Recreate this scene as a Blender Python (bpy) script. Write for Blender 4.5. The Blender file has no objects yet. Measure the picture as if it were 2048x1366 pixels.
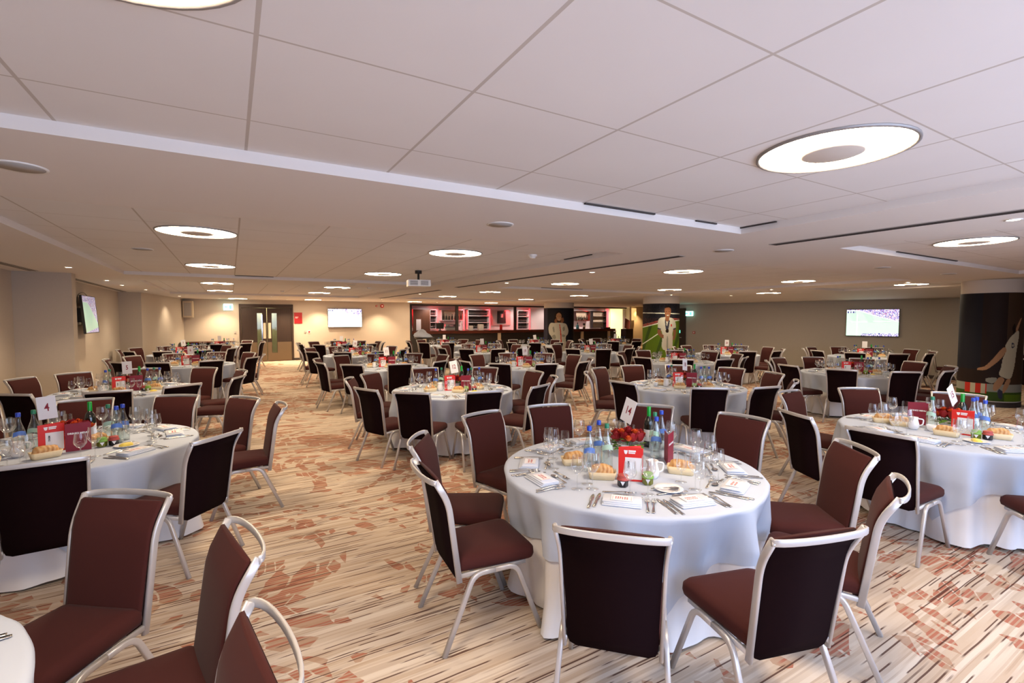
import bpy, bmesh, math, random
from mathutils import Vector, Matrix, noise
random.seed(7)
S = bpy.context.scene
COL = S.collection
PI = math.pi
cos, sin, R = math.cos, math.sin, math.radians

# ---------------------------------------------------------------- camera
F, YAW, PIT, H = 959.0, R(30.37), math.atan(45 / 959.0), 1.76
FW = Vector((sin(YAW) * cos(PIT), cos(YAW) * cos(PIT), -sin(PIT)))
RT = Vector((cos(YAW), -sin(YAW), 0)); UP = RT.cross(FW)
CAM = Vector((0, 0, H))
cd = bpy.data.cameras.new('camera'); cam = bpy.data.objects.new('camera', cd); COL.objects.link(cam)
cd.sensor_width = 36; cd.lens = F / 2048 * 36; cd.clip_start = .05; cd.clip_end = 100
cam.matrix_world = Matrix((( RT.x, UP.x, -FW.x, 0), (RT.y, UP.y, -FW.y, 0), (RT.z, UP.z, -FW.z, H), (0, 0, 0, 1)))
S.camera = cam
def ray(x, y): return FW * F + RT * (x - 1024) - UP * (y - 683)
def atz(x, y, z):
    d = ray(x, y); return CAM + d * ((z - H) / d.z)
def aty(x, y, Y):
    d = ray(x, y); return CAM + d * (Y / d.y)
def atx(x, y, X):
    d = ray(x, y); return CAM + d * (X / d.x)
# ---------------------------------------------------------------- world, view, light levels
w = bpy.data.worlds.new('world'); S.world = w; w.use_nodes = True
w.node_tree.nodes['Background'].inputs[0].default_value = (.75, .85, 1, 1)
w.node_tree.nodes['Background'].inputs[1].default_value = .08
S.view_settings.view_transform = 'Standard'; S.view_settings.look = 'None'
S.view_settings.exposure = 0.12; S.view_settings.gamma = 1; S.view_settings.use_curve_mapping = False
cy = S.cycles
cy.max_bounces = 9; cy.diffuse_bounces = 5; cy.glossy_bounces = 3; cy.transmission_bounces = 4; cy.transparent_max_bounces = 24
cy.caustics_reflective = False; cy.caustics_refractive = False; cy.sample_clamp_indirect = 6
RING_L = 44.0          # ring lamps
DOWN_W = 60.0          # recessed spot lamps
DAY_W = 245.0          # daylight through the windows behind the camera
SPOT_W = 230.0          # wall washers
WARM = (1, .80, .56); WARM2 = (1, .77, .50)
ZB, ZT = 2.545, 2.605  # plaster margins, raised tile bays
def area_light(name, loc, size, size_y, power, color, direction, spread=180):
    l = bpy.data.lights.new(name, 'AREA'); l.shape = 'RECTANGLE'; l.size = size; l.size_y = size_y
    l.energy = power; l.color = color; l.spread = R(spread)
    o = bpy.data.objects.new(name, l); COL.objects.link(o); o.location = loc
    o.rotation_euler = Vector(direction).to_track_quat('-Z', 'Y').to_euler(); return o
area_light('window_daylight', (3.2, -1.72, 1.45), 7.4, 1.9, DAY_W, (.60, .72, 1), (0, 1, .04))

# ---------------------------------------------------------------- materials
MATS = {}
def mat(name, col=(.8, .8, .8), rough=.6, metal=0, emit=None, strength=1, alpha=None, sheen=0, bump=None, vary=0, spec=.5, coat=0):
    if name in MATS: return MATS[name]
    m = bpy.data.materials.new(name); m.use_nodes = True; nt = m.node_tree; b = nt.nodes['Principled BSDF']
    b.inputs['Base Color'].default_value = (*col, 1); b.inputs['Roughness'].default_value = rough
    b.inputs['Metallic'].default_value = metal; b.inputs['Specular IOR Level'].default_value = spec
    if sheen: b.inputs['Sheen Weight'].default_value = sheen; b.inputs['Sheen Roughness'].default_value = .4
    if coat: b.inputs['Coat Weight'].default_value = coat
    if emit: b.inputs['Emission Color'].default_value = (*emit, 1); b.inputs['Emission Strength'].default_value = strength
    if bump or vary:
        tc = nt.nodes.new('ShaderNodeTexCoord'); n = nt.nodes.new('ShaderNodeTexNoise')
        sc = bump[0] if bump else 20
        n.inputs['Scale'].default_value = sc; n.inputs['Detail'].default_value = 3
        nt.links.new(tc.outputs['Object'], n.inputs['Vector'])
        if bump:
            bp = nt.nodes.new('ShaderNodeBump'); bp.inputs['Strength'].default_value = bump[1]; bp.inputs['Distance'].default_value = .01
            nt.links.new(n.outputs['Fac'], bp.inputs['Height']); nt.links.new(bp.outputs['Normal'], b.inputs['Normal'])
        if vary:
            mx = nt.nodes.new('ShaderNodeMix'); mx.data_type = 'RGBA'
            mx.inputs['A'].default_value = (*[c * (1 - vary) for c in col], 1); mx.inputs['B'].default_value = (*[min(1, c * (1 + vary)) for c in col], 1)
            nt.links.new(n.outputs['Fac'], mx.inputs['Factor']); nt.links.new(mx.outputs['Result'], b.inputs['Base Color'])
    MATS[name] = m; return m
def glassmat(name, tint=(.96, .97, .97), gl=1.0, base=.04):
    m = bpy.data.materials.new(name); m.use_nodes = True; nt = m.node_tree; nt.nodes.clear()
    o = nt.nodes.new('ShaderNodeOutputMaterial'); t = nt.nodes.new('ShaderNodeBsdfTransparent'); g = nt.nodes.new('ShaderNodeBsdfGlossy')
    t.inputs[0].default_value = (*tint, 1); g.inputs['Roughness'].default_value = .03; g.inputs[0].default_value = (gl, gl, gl, 1)
    lw = nt.nodes.new('ShaderNodeLayerWeight'); lw.inputs['Blend'].default_value = .35
    ma = nt.nodes.new('ShaderNodeMath'); ma.operation = 'MULTIPLY_ADD'; ma.inputs[1].default_value = .75; ma.inputs[2].default_value = base
    nt.links.new(lw.outputs['Facing'], ma.inputs[0])
    mx = nt.nodes.new('ShaderNodeMixShader'); nt.links.new(ma.outputs[0], mx.inputs[0]); nt.links.new(t.outputs[0], mx.inputs[1]); nt.links.new(g.outputs[0], mx.inputs[2])
    nt.links.new(mx.outputs[0], o.inputs[0]); MATS[name] = m; return m
class NT:
    """tiny helper for node graphs"""
    def __init__(s, name):
        s.m = bpy.data.materials.new(name); s.m.use_nodes = True; s.t = s.m.node_tree; s.b = s.t.nodes['Principled BSDF']
    def n(s, typ, ins=None, **kw):
        x = s.t.nodes.new(typ)
        for k, v in kw.items(): setattr(x, k, v)
        for k, v in (ins or {}).items():
            if hasattr(v, 'links') or isinstance(v, bpy.types.NodeSocket): s.t.links.new(v, x.inputs[k])
            else: x.inputs[k].default_value = v
        return x
    def math(s, op, a, b=0, c=0):
        return s.n('ShaderNodeMath', {0: a, 1: b, 2: c}, operation=op).outputs[0]
    def mix(s, f, a, b):
        x = s.n('ShaderNodeMix', data_type='RGBA')
        for k, v in (('Factor', f), ('A', a), ('B', b)):
            if isinstance(v, bpy.types.NodeSocket): s.t.links.new(v, x.inputs[k])
            else: x.inputs[k].default_value = v if k == 'Factor' else (*v, 1)
        return x.outputs['Result']
    def link(s, a, b): s.t.links.new(a, s.b.inputs[b])
def gt(g, v, t, k=None):  # soft threshold v > t
    if k is None: return g.math('GREATER_THAN', v, t)
    x = g.math('MULTIPLY_ADD', v, 1 / k, -t / k + .5); return g.n('ShaderNodeClamp', {0: x}).outputs[0]

def carpet():
    g = NT('striped_carpet'); tc = g.n('ShaderNodeTexCoord').outputs['Object']
    def stretched(sx, sy, detail=2, off=0):
        mp = g.n('ShaderNodeMapping', {'Vector': tc, 'Scale': (sx, sy, 1), 'Location': (off, off * 1.7, 0)})
        return g.n('ShaderNodeTexNoise', {'Vector': mp.outputs[0], 'Scale': 1.0, 'Detail': detail, 'Roughness': .5}).outputs['Fac']
    sp = g.n('ShaderNodeSeparateXYZ', {0: tc}); X, Y = sp.outputs[0], sp.outputs[1]
    wob = g.n('ShaderNodeTexNoise', {'Vector': tc, 'Scale': 3.0, 'Detail': 1.0}).outputs['Fac']
    Yw = g.math('MULTIPLY_ADD', wob, .012, Y)
    def rows(per_m, xs, seed, smooth=True):
        """one random value per yarn row that changes along the row; and the position inside the row"""
        r = g.math('MULTIPLY', Yw, per_m); idx = g.math('FLOOR', r); fr = g.math('FRACT', r)
        off = g.n('ShaderNodeTexWhiteNoise', {'W': g.math('ADD', idx, seed)}, noise_dimensions='1D').outputs['Value']
        v = g.n('ShaderNodeCombineXYZ', {0: g.math('MULTIPLY_ADD', X, xs, g.math('MULTIPLY', off, 300.0)), 1: g.math('MULTIPLY', off, 91.0), 2: 0.0}).outputs[0]
        return g.n('ShaderNodeTexNoise', {'Vector': v, 'Scale': 1.0, 'Detail': 1.0 if smooth else 0.0}).outputs['Fac'], fr, off
    n0, f0, o0 = rows(38, .5, 3.0); n1, f1, o1 = rows(95, 1.1, 17.0)
    base = g.mix(gt(g, n0, .5, .25), (.60, .475, .355), (.77, .675, .56)); base = g.mix(g.math('MULTIPLY', o0, .24), base, (.50, .36, .25))
    base = g.mix(g.math('MULTIPLY', gt(g, n1, .54, .08), .34), base, (.38, .25, .16))
    n2, f2, o2 = rows(40, 1.5, 29.0); n3, f3, o3 = rows(62, 2.2, 53.0)
    d1 = g.math('MULTIPLY', gt(g, n2, .60, .03), g.math('LESS_THAN', f2, .34)); d2 = g.math('MULTIPLY', gt(g, n3, .62, .03), g.math('LESS_THAN', f3, .40))
    dash = g.math('MAXIMUM', d1, d2)
    # shards of darker tan with red dashes, gathered in clumps
    dist = g.n('ShaderNodeTexNoise', {'Vector': tc, 'Scale': .9, 'Detail': 0.0})
    vm = g.n('ShaderNodeVectorMath', {0: tc, 1: dist.outputs['Color']}, operation='ADD')
    def shards(scale, thr, off):
        mp = g.n('ShaderNodeMapping', {'Vector': vm.outputs[0], 'Location': (off, off, 0)})
        v = g.n('ShaderNodeTexVoronoi', {'Vector': mp.outputs[0], 'Scale': scale}, voronoi_dimensions='2D')
        e = g.n('ShaderNodeTexVoronoi', {'Vector': mp.outputs[0], 'Scale': scale}, voronoi_dimensions='2D', feature='DISTANCE_TO_EDGE')
        cell = g.n('ShaderNodeSeparateColor', {0: v.outputs['Color']}).outputs[0]
        inside = gt(g, e.outputs['Distance'], .06, .02)
        clump = g.n('ShaderNodeTexNoise', {'Vector': tc, 'Scale': .75, 'Detail': 0.0}).outputs['Fac']
        t2 = g.math('MULTIPLY_ADD', clump, -1.5, thr + .72)
        return g.math('MULTIPLY', inside, g.math('GREATER_THAN', cell, t2))
    sh = g.math('MAXIMUM', shards(6.4, .82, 0), shards(12.5, .80, 3.3))
    base = g.mix(g.math('MULTIPLY', sh, .7), base, (.44, .26, .16))
    n4, f4, o4 = rows(42, 2.0, 71.0)
    reddash = g.math('MULTIPLY', sh, g.math('MULTIPLY', gt(g, n4, .45, .04), g.math('LESS_THAN', f4, .62)))
    base = g.mix(g.math('MULTIPLY', reddash, .62), base, (.42, .08, .045))
    base = g.mix(g.math('MULTIPLY', dash, .88), base, (.085, .032, .022))
    g.link(base, 'Base Color'); g.b.inputs['Roughness'].default_value = .95; g.b.inputs['Specular IOR Level'].default_value = .1
    nz = g.n('ShaderNodeTexNoise', {'Vector': tc, 'Scale': 260.0, 'Detail': 1.0}).outputs['Fac']
    bp = g.n('ShaderNodeBump', {'Height': nz, 'Strength': .25, 'Distance': .005}); g.link(bp.outputs[0], 'Normal')
    return g.m
def tiles(x0, y0):
    g = NT('ceiling_tile'); tc = g.n('ShaderNodeTexCoord').outputs['Object']; sp = g.n('ShaderNodeSeparateXYZ', {0: tc})
    P = .7145
    def line(c, o, w):
        m = g.math('MODULO', g.math('ADD', c, 1000 * P - o + w / 2), P); return g.math('LESS_THAN', m, w)
    lx = line(sp.outputs[0], x0, .014); ly = line(sp.outputs[1], y0, .009)
    big = line(sp.outputs[0], x0, .014)
    l = g.math('MAXIMUM', lx, ly)
    nz = g.n('ShaderNodeTexNoise', {'Vector': tc, 'Scale': 1.7, 'Detail': 3.0}).outputs['Fac']
    base = g.mix(nz, (.72, .69, .67), (.78, .75, .73))
    g.link(g.mix(g.math('MULTIPLY', l, .75), base, (.44, .38, .32)), 'Base Color')
    g.b.inputs['Roughness'].default_value = .9
    inv = g.math('SUBTRACT', 1, l); bp = g.n('ShaderNodeBump', {'Height': inv, 'Strength': .5, 'Distance': .004}); g.link(bp.outputs[0], 'Normal')
    return g.m
def woven(name, col, s=.12):
    g = NT(name); tc = g.n('ShaderNodeTexCoord').outputs['Object']
    a = g.n('ShaderNodeMapping', {'Vector': tc, 'Scale': (260, 260, 18)}); b = g.n('ShaderNodeMapping', {'Vector': tc, 'Scale': (18, 18, 300)})
    n1 = g.n('ShaderNodeTexNoise', {'Vector': a.outputs[0], 'Scale': 1.0}).outputs['Fac']; n2 = g.n('ShaderNodeTexNoise', {'Vector': b.outputs[0], 'Scale': 1.0}).outputs['Fac']
    n = g.math('MULTIPLY_ADD', g.math('ADD', n1, n2), .5, 0)
    g.link(g.mix(n, tuple(c * (1 - s) for c in col), tuple(min(1, c * (1 + s)) for c in col)), 'Base Color'); g.b.inputs['Roughness'].default_value = .85
    return g.m
def wood(name, c1, c2, rough=.4, vert=True):
    g = NT(name); tc = g.n('ShaderNodeTexCoord').outputs['Object']
    mp = g.n('ShaderNodeMapping', {'Vector': tc, 'Scale': (30, 30, 2) if vert else (2, 30, 30)})
    n = g.n('ShaderNodeTexNoise', {'Vector': mp.outputs[0], 'Scale': 1.0, 'Detail': 5.0}).outputs['Fac']
    g.link(g.mix(n, c1, c2), 'Base Color'); g.b.inputs['Roughness'].default_value = rough; return g.m
def bread_mat():
    g = NT('bread_crust'); tc = g.n('ShaderNodeTexCoord').outputs['Object']
    n = g.n('ShaderNodeTexNoise', {'Vector': tc, 'Scale': 28.0, 'Detail': 4.0}).outputs['Fac']
    wv = g.n('ShaderNodeTexWave', {'Vector': tc, 'Scale': 11.0, 'Distortion': 7.0}).outputs['Fac']
    c = g.mix(gt(g, n, .5, .3), (.36, .13, .03), (.68, .37, .12)); c = g.mix(g.math('MULTIPLY', wv, .45), c, (.82, .60, .32))
    g.link(c, 'Base Color'); g.b.inputs['Roughness'].default_value = .6
    bp = g.n('ShaderNodeBump', {'Height': wv, 'Strength': .25, 'Distance': .004}); g.link(bp.outputs[0], 'Normal'); return g.m
M_CARPET = carpet()
M_PAINT = mat('ceiling_paint', (.75, .70, .66), .9)
M_WALL = woven('wall_covering', (.51, .44, .365)); M_WALLR = woven('wall_covering_grey', (.40, .375, .33))
M_COLW = mat('column_paint', (.62, .57, .51), .85)
M_FAB = mat('maroon_upholstery', (.058, .014, .012), .9, sheen=.05, bump=(900, .15), vary=.25, spec=.2)
M_FABB = mat('dark_back_upholstery', (.009, .003, .004), .95, bump=(900, .15), spec=.06)
M_SIL = mat('silver_frame_paint', (.58, .57, .57), .36, metal=.4)
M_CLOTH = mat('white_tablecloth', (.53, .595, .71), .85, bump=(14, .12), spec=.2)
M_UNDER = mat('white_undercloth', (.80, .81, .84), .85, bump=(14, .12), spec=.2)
M_NAP = mat('folded_napkin_linen', (.66, .71, .80), .85)
M_PAPER = mat('white_card', (.86, .86, .88), .7)
M_RED = mat('red_card', (.72, .02, .015), .5); M_BUR = mat('burgundy_card', (.24, .008, .03), .5)
M_INK = mat('dark_ink', (.02, .02, .02), .6); M_REDINK = mat('dark_red_ink', (.28, .012, .03), .6)
M_STEEL = mat('cutlery_steel', (.62, .60, .57), .16, metal=1)
M_CHROME = mat('chrome', (.8, .8, .8), .1, metal=1)
M_GLASS = glassmat('clear_glass'); M_BGLASS = glassmat('bottle_glass', (.90, .96, .95), .9, .05); M_WGLASS = mat('dark_bottle_glass', (.01, .012, .008), .08, spec=.8)
M_PANE = glassmat('window_glass', (.9, .95, .92), .9, .04)
M_BREAD = bread_mat(); M_TRAY = mat('pale_poplar_wood', (.80, .66, .42), .6, bump=(60, .2))
M_CER = mat('white_ceramic', (.85, .86, .88), .18); M_GREEN = mat('green_foil', (.0, .30, .03), .25)
M_BLUECAP = mat('blue_cap', (.01, .05, .45), .35); M_GREENCAP = mat('green_cap', (.01, .18, .10), .35); M_LBL = mat('blue_label', (.10, .22, .62), .5); M_LBLG = mat('pale_green_label', (.45, .70, .60), .5)
M_ROSE = mat('rose_petals', (.27, .003, .008), .6, vary=.4); M_ROSE2 = mat('orange_flower', (.75, .10, .01), .6, vary=.4)
M_LEAF = mat('leaf_green', (.10, .24, .03), .5, vary=.4); M_BUTTER = mat('butter', (.85, .68, .12), .5)
M_JAMD = mat('dark_jam', (.012, .010, .014), .15); M_JAMG = mat('green_relish', (.16, .17, .02), .2)
M_RLID = mat('red_gingham_lid', (.42, .07, .06), .6, vary=.5, bump=(80, .3)); M_GLID = mat('green_gingham_lid', (.20, .40, .07), .6, vary=.4, bump=(80, .3))
M_BLACK = mat('black_plastic', (.012, .012, .013), .35); M_DARKWOOD = wood('dark_door_wood', (.012, .005, .003), (.040, .016, .008), .6)
M_BARWOOD = wood('red_brown_bar_wood', (.045, .010, .006), (.11, .028, .015), .25, False)
M_BRONZE = mat('bronze_kick_plate', (.20, .14, .085), .42, metal=.6)
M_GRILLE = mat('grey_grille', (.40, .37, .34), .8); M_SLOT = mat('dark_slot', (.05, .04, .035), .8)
M_RIM = mat('lamp_rim', (.30, .28, .27), .4, metal=.3); M_LAMPDISC = mat('lamp_disc', (.62, .56, .50), .7)
M_RINGE = mat('ring_diffuser', (.9, .9, .9), .6, emit=(1, .77, .52), strength=RING_L)
M_DOWNE = mat('downlight_lamp', (.9, .9, .9), .6, emit=WARM, strength=30)
M_EXIT = mat('exit_sign_lit', (.5, 1, .9), .6, emit=(.45, 1, .88), strength=2.6); M_EXITG = mat('exit_sign_green', (.1, .7, .5), .6, emit=(.15, .85, .6), strength=1.5)
M_BASE = mat('dark_skirting', (.04, .03, .028), .6); M_CREAM = mat('cream_plastic', (.62, .52, .38), .6)
M_REDP = mat('red_plastic', (.5, .02, .02), .4); M_LED = mat('red_led_strip', (1, .1, .1), .5, emit=(1, .03, .04), strength=5)
M_BARWHITE = mat('white_bar_panel', (.72, .68, .68), .5); M_SHELF = mat('black_shelf', (.02, .016, .015), .4)
M_GOLD = mat('gold_lamp_shade', (.75, .52, .22), .5, emit=(1, .62, .22), strength=.9)
M_YELLOW = mat('lit_passage_wall', (.85, .78, .45), .7)
M_WHITEMET = mat('white_metal', (.8, .78, .74), .4)

# ---------------------------------------------------------------- mesh builder
class MB:
    def __init__(s): s.v = []; s.f = []; s.mi = []; s.ms = []; s.sm = []
    def add(s, vs, fs, m=None, smooth=True):
        if m not in s.ms: s.ms.append(m)
        k = s.ms.index(m); o = len(s.v); s.v += [tuple(v) for v in vs]
        for f in fs: s.f.append([i + o for i in f]); s.mi.append(k); s.sm.append(smooth)
        return s
    def box(s, x0, x1, y0, y1, z0, z1, m=None, M=None):
        vs = [Vector((x, y, z)) for z in (z0, z1) for y in (y0, y1) for x in (x0, x1)]
        if M: vs = [M @ v for v in vs]
        return s.add(vs, [(0, 2, 3, 1), (4, 5, 7, 6), (0, 1, 5, 4), (2, 6, 7, 3), (0, 4, 6, 2), (1, 3, 7, 5)], m, False)
    def lathe(s, prof, n=16, c=(0, 0, 0), m=None, M=None, smooth=True, cap=False):
        vs = []; fs = []
        for r, z in prof:
            for i in range(n):
                a = 2 * PI * i / n; v = Vector((c[0] + r * cos(a), c[1] + r * sin(a), c[2] + z)); vs.append(M @ v if M else v)
        for j in range(len(prof) - 1):
            for i in range(n):
                a, b = j * n + i, j * n + (i + 1) % n; fs.append((a, b, b + n, a + n))
        if cap: fs.append(tuple(range(n - 1, -1, -1))); fs.append(tuple((len(prof) - 1) * n + i for i in range(n)))
        return s.add(vs, fs, m, smooth)
    def sweep(s, pts, sec, m=None, ref=(1, 0, 0), smooth=True, closed=False):
        """sweep a closed 2D section (a along ref, b along normal) along pts; sec may be a function of t"""
        pts = [Vector(p) for p in pts]; n = len(pts); vs = []; fs = []; ref = Vector(ref)
        for i, p in enumerate(pts):
            t = (pts[min(i + 1, n - 1)] - pts[max(i - 1, 0)]).normalized()
            a = (ref - t * ref.dot(t)).normalized(); b = t.cross(a)
            sc = sec(i / (n - 1)) if callable(sec) else sec
            for (u, w_) in sc: vs.append(p + a * u + b * w_)
        k = len(sc)
        for i in range(n - 1):
            for j in range(k):
                fs.append((i * k + j, i * k + (j + 1) % k, (i + 1) * k + (j + 1) % k, (i + 1) * k + j))
        fs.append(tuple(range(k - 1, -1, -1))); fs.append(tuple((n - 1) * k + j for j in range(k)))
        return s.add(vs, fs, m, smooth)
    def loft(s, rings, m=None, cap=True, smooth=True, closed=True):
        k = len(rings[0]); vs = [v for r in rings for v in r]; fs = []
        for i in range(len(rings) - 1):
            for j in range(k if closed else k - 1):
                fs.append((i * k + j, i * k + (j + 1) % k, (i + 1) * k + (j + 1) % k, (i + 1) * k + j))
        if cap: fs.append(tuple(range(k - 1, -1, -1))); fs.append(tuple((len(rings) - 1) * k + j for j in range(k)))
        return s.add(vs, fs, m, smooth)
    def merge(s, mesh, M=None, m=None):
        vs = [v.co.copy() for v in mesh.vertices]
        if M: vs = [M @ v for v in vs]
        ml = [m] if m else (list(mesh.materials) or [None])
        for mm in set(range(len(ml))):
            fs = [tuple(p.vertices) for p in mesh.polygons if (p.material_index == mm or m)]
            if fs: s.add(vs, fs, ml[mm]) if mm == 0 or True else None
            if m: break
        return s
    def mesh(s, name, m=None):
        me = bpy.data.meshes.new(name); me.from_pydata(s.v, [], s.f)
        mats = [x if x is not None else m for x in s.ms]
        for x in mats: me.materials.append(x)
        me.polygons.foreach_set('material_index', s.mi); me.polygons.foreach_set('use_smooth', s.sm); me.update()
        return me
    def obj(s, name, m=None, parent=None, **kw): return link(name, s.mesh(name, m), parent, **kw)
def link(name, data, parent=None, loc=None, rz=None):
    o = bpy.data.objects.new(name, data); COL.objects.link(o)
    if parent: o.parent = parent
    if loc is not None: o.location = loc
    if rz is not None: o.rotation_euler = (0, 0, rz)
    return o
def tag(o, label, cat, group=None, kind=None):
    if label: o['label'] = label
    if cat: o['category'] = cat
    if group: o['group'] = group
    if kind: o['kind'] = kind
    return o
def thing(name, label, cat, loc=(0, 0, 0), rz=0, group=None):
    return tag(link(name, None, None, loc, rz), label, cat, group)
def copy_tree(o, parent=None):
    c = o.copy(); COL.objects.link(c)
    if parent: c.parent = parent
    for ch in o.children: copy_tree(ch, c)
    return c
def struct(o): o['kind'] = 'structure'; return o
def circ(r, n=8, ry=None): return [(r * cos(2 * PI * i / n), (ry or r) * sin(2 * PI * i / n)) for i in range(n)]
def rrect(w_, h, r, n=3):
    out = []
    for cx, cy_, a0 in ((w_ - r, h - r, 0), (-w_ + r, h - r, 90), (-w_ + r, -h + r, 180), (w_ - r, -h + r, 270)):
        for i in range(n + 1): a = R(a0 + 90 * i / n); out.append((cx + r * cos(a), cy_ + r * sin(a)))
    return out
def bez(p, n=6):
    """smooth polyline through control corners: round each corner"""
    p = [Vector(q) for q in p]; out = [p[0]]
    for i in range(1, len(p) - 1):
        a, b, c = p[i - 1], p[i], p[i + 1]; d = min((a - b).length, (c - b).length) * .45
        s0 = b + (a - b).normalized() * d; s1 = b + (c - b).normalized() * d
        for k in range(n + 1): t = k / n; out.append(s0 * (1 - t) ** 2 + b * 2 * t * (1 - t) + s1 * t * t)
    out.append(p[-1]); return out
TXT = {}
def text_mesh(txt, size, bold=.0, align='CENTER', spacing=1):
    key = (txt, size, bold, align)
    if key in TXT: return TXT[key]
    c = bpy.data.curves.new('lettering', 'FONT'); c.body = txt; c.size = size; c.align_x = align; c.align_y = 'CENTER'; c.offset = bold; c.resolution_u = 2; c.space_character = spacing
    o = bpy.data.objects.new('lettering', c); COL.objects.link(o); bpy.context.view_layer.update()
    me = bpy.data.meshes.new_from_object(o); bpy.data.objects.remove(o); TXT[key] = me; return me
def lettering(name, txt, size, m, parent, loc, rot, bold=0, align='CENTER'):
    me = text_mesh(txt, size, bold, align).copy(); me.materials.clear(); me.materials.append(m)
    o = link(name, me, parent, loc); o.rotation_euler = rot; return o

# ---------------------------------------------------------------- floor, ceiling, walls
fl = MB().add([(-6, -5, 0), (30, -5, 0), (30, 30, 0), (-6, 30, 0)], [(0, 1, 2, 3)]).obj('floor', M_CARPET); struct(fl)
BX = [(-1.6, 4.09), (5.85, 11.9), (13.4, 16.2)]; BY = [(-1.8, 2.79), (4.32, 10.75), (12.1, 18.25)]
BAYS = [(a, b) for a in BX[:2] for b in BY] + [((12.9, 15.0), (2.0, 7.0))]
xs = sorted({-6, 30, *[v for (a, b), _ in BAYS for v in (a, b)]}); ys = sorted({-5, 30, *[v for _, (a, b) in BAYS for v in (a, b)]})
cb = MB()
for i in range(len(xs) - 1):
    for j in range(len(ys) - 1):
        mx_, my_ = (xs[i] + xs[i + 1]) / 2, (ys[j] + ys[j + 1]) / 2
        if any(a < mx_ < b and c < my_ < d for (a, b), (c, d) in BAYS): continue
        cb.add([(xs[i], ys[j], ZB), (xs[i], ys[j + 1], ZB), (xs[i + 1], ys[j + 1], ZB), (xs[i + 1], ys[j], ZB)], [(0, 1, 2, 3)], None, False)
for (a, b), (c, d) in BAYS:
    q = [(a, c), (b, c), (b, d), (a, d)]
    for k in range(4):
        (x0, y0), (x1, y1) = q[k], q[(k + 1) % 4]
        cb.add([(x0, y0, ZB), (x1, y1, ZB), (x1, y1, ZT), (x0, y0, ZT)], [(0, 1, 2, 3)], None, False)
cb.add([(-6, -5, 3), (30, -5, 3), (30, 30, 3), (-6, 30, 3)], [(0, 1, 2, 3)], None, False)
struct(cb.obj('ceiling', M_PAINT))
M_TILE = tiles(.0855, .935)
for k, ((a, b), (c, d)) in enumerate(BAYS):
    tb = MB().add([(a - .05, c - .05, ZT), (a - .05, d + .05, ZT), (b + .05, d + .05, ZT), (b + .05, c - .05, ZT)], [(0, 1, 2, 3)], None, False)
    o = tb.obj('ceiling', M_TILE); struct(o)
def wall(name, pts, z0=0, z1=2.6, m=M_WALL, th=.04, side=1):
    P = [Vector(p) for p in pts]; N = []
    for i in range(len(P)):
        ns = []
        for (p, q) in ((P[i - 1], P[i]) if i else None, (P[i], P[i + 1]) if i + 1 < len(P) else None) if False else [x for x in ((P[i - 1], P[i]) if i else None, (P[i], P[i + 1]) if i + 1 < len(P) else None) if x]:
            dd = (q - p).normalized(); ns.append(Vector((dd.y, -dd.x)) * side)
        nn = sum(ns, Vector((0, 0))).normalized(); N.append(nn * th / max(.3, nn.dot(ns[0])))
    b = MB(); k = len(P)
    vs = [(*p, z) for z in (z0, z1) for p in P] + [(*(p + n_), z) for z in (z0, z1) for p, n_ in zip(P, N)]
    fs = []
    for i in range(k - 1):
        fs += [(i, i + 1, k + i + 1, k + i), (2 * k + i, 3 * k + i, 3 * k + i + 1, 2 * k + i + 1), (k + i, k + i + 1, 3 * k + i + 1, 3 * k + i), (i, 2 * k + i, 2 * k + i + 1, i + 1)]
    for i in (0, k - 1): fs.append((i, k + i, 3 * k + i, 2 * k + i))
    b.add(vs, fs, None, False); return struct(b.obj(name, m))
LW = [(-3.07, -4.5), (-3.07, 10.9), (-2.33, 10.9), (-2.33, 11.15), (-2.8, 11.15), (-2.8, 17.8), (-2.27, 17.8), (-1.56, 22.3)]
for i_, j_ in ((0, 2), (1, 5), (4, 6), (5, 8)): wall('wall_left', LW[i_:j_], side=-1)
wall('baseboard_left', LW, 0, .10, M_BASE, .015, 1)
YB = 22.3
wall('wall_back', [(-1.7, YB), (.30, YB)], side=-1); wall('wall_back', [(2.28, YB), (7.40, YB)], side=-1)
wall('wall_back', [(.30, YB), (2.28, YB)], 2.37, 2.6, side=-1)
wall('baseboard_back', [(2.28, YB - .014), (7.40, YB - .014)], 0, .10, M_BASE, .02, -1)
wall('wall_corridor', [(-1, 22.42), (-1, 23.4), (4, 23.4), (4, 22.42)], side=-1, m=M_YELLOW)
RW = [(18.9, 1.2), (16.0, 13.8)]
wall('wall_right', [(18.9, -4.5), *RW, (16.0, 15.0), (24.5, 15.0)], m=M_WALLR)
wall('baseboard_right', [(18.886, 1.19), (15.986, 13.79)], 0, .10, M_BASE, .02)
wall('wall_bar_end', [(24.2, 15.0), (24.2, 26.2)], m=M_WALL)
wall('wall_bar_side', [(7.40, YB + .12), (7.40, 26)], side=-1)
wall('wall_bar_back', [(7.3, 25.6), (24.3, 25.6)], side=-1, m=M_BARWHITE)
# wall behind the camera with the window openings
wall('wall_front', [(-3.2, -1.9), (-.6, -1.9)], side=1); wall('wall_front', [(7.0, -1.9), (19, -1.9)], side=1)
wall('wall_front', [(-.6, -1.9), (7.0, -1.9)], 0, .45, side=1); wall('wall_front', [(-.6, -1.9), (7.0, -1.9)], 2.45, 2.6, side=1)
for k in range(5):
    x = -.6 + 7.6 * k / 4; struct(MB().box(x - .03, x + .03, -2.0, -1.92, .45, 2.45).obj('window_%d' % (k + 1), M_WHITEMET))
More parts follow.
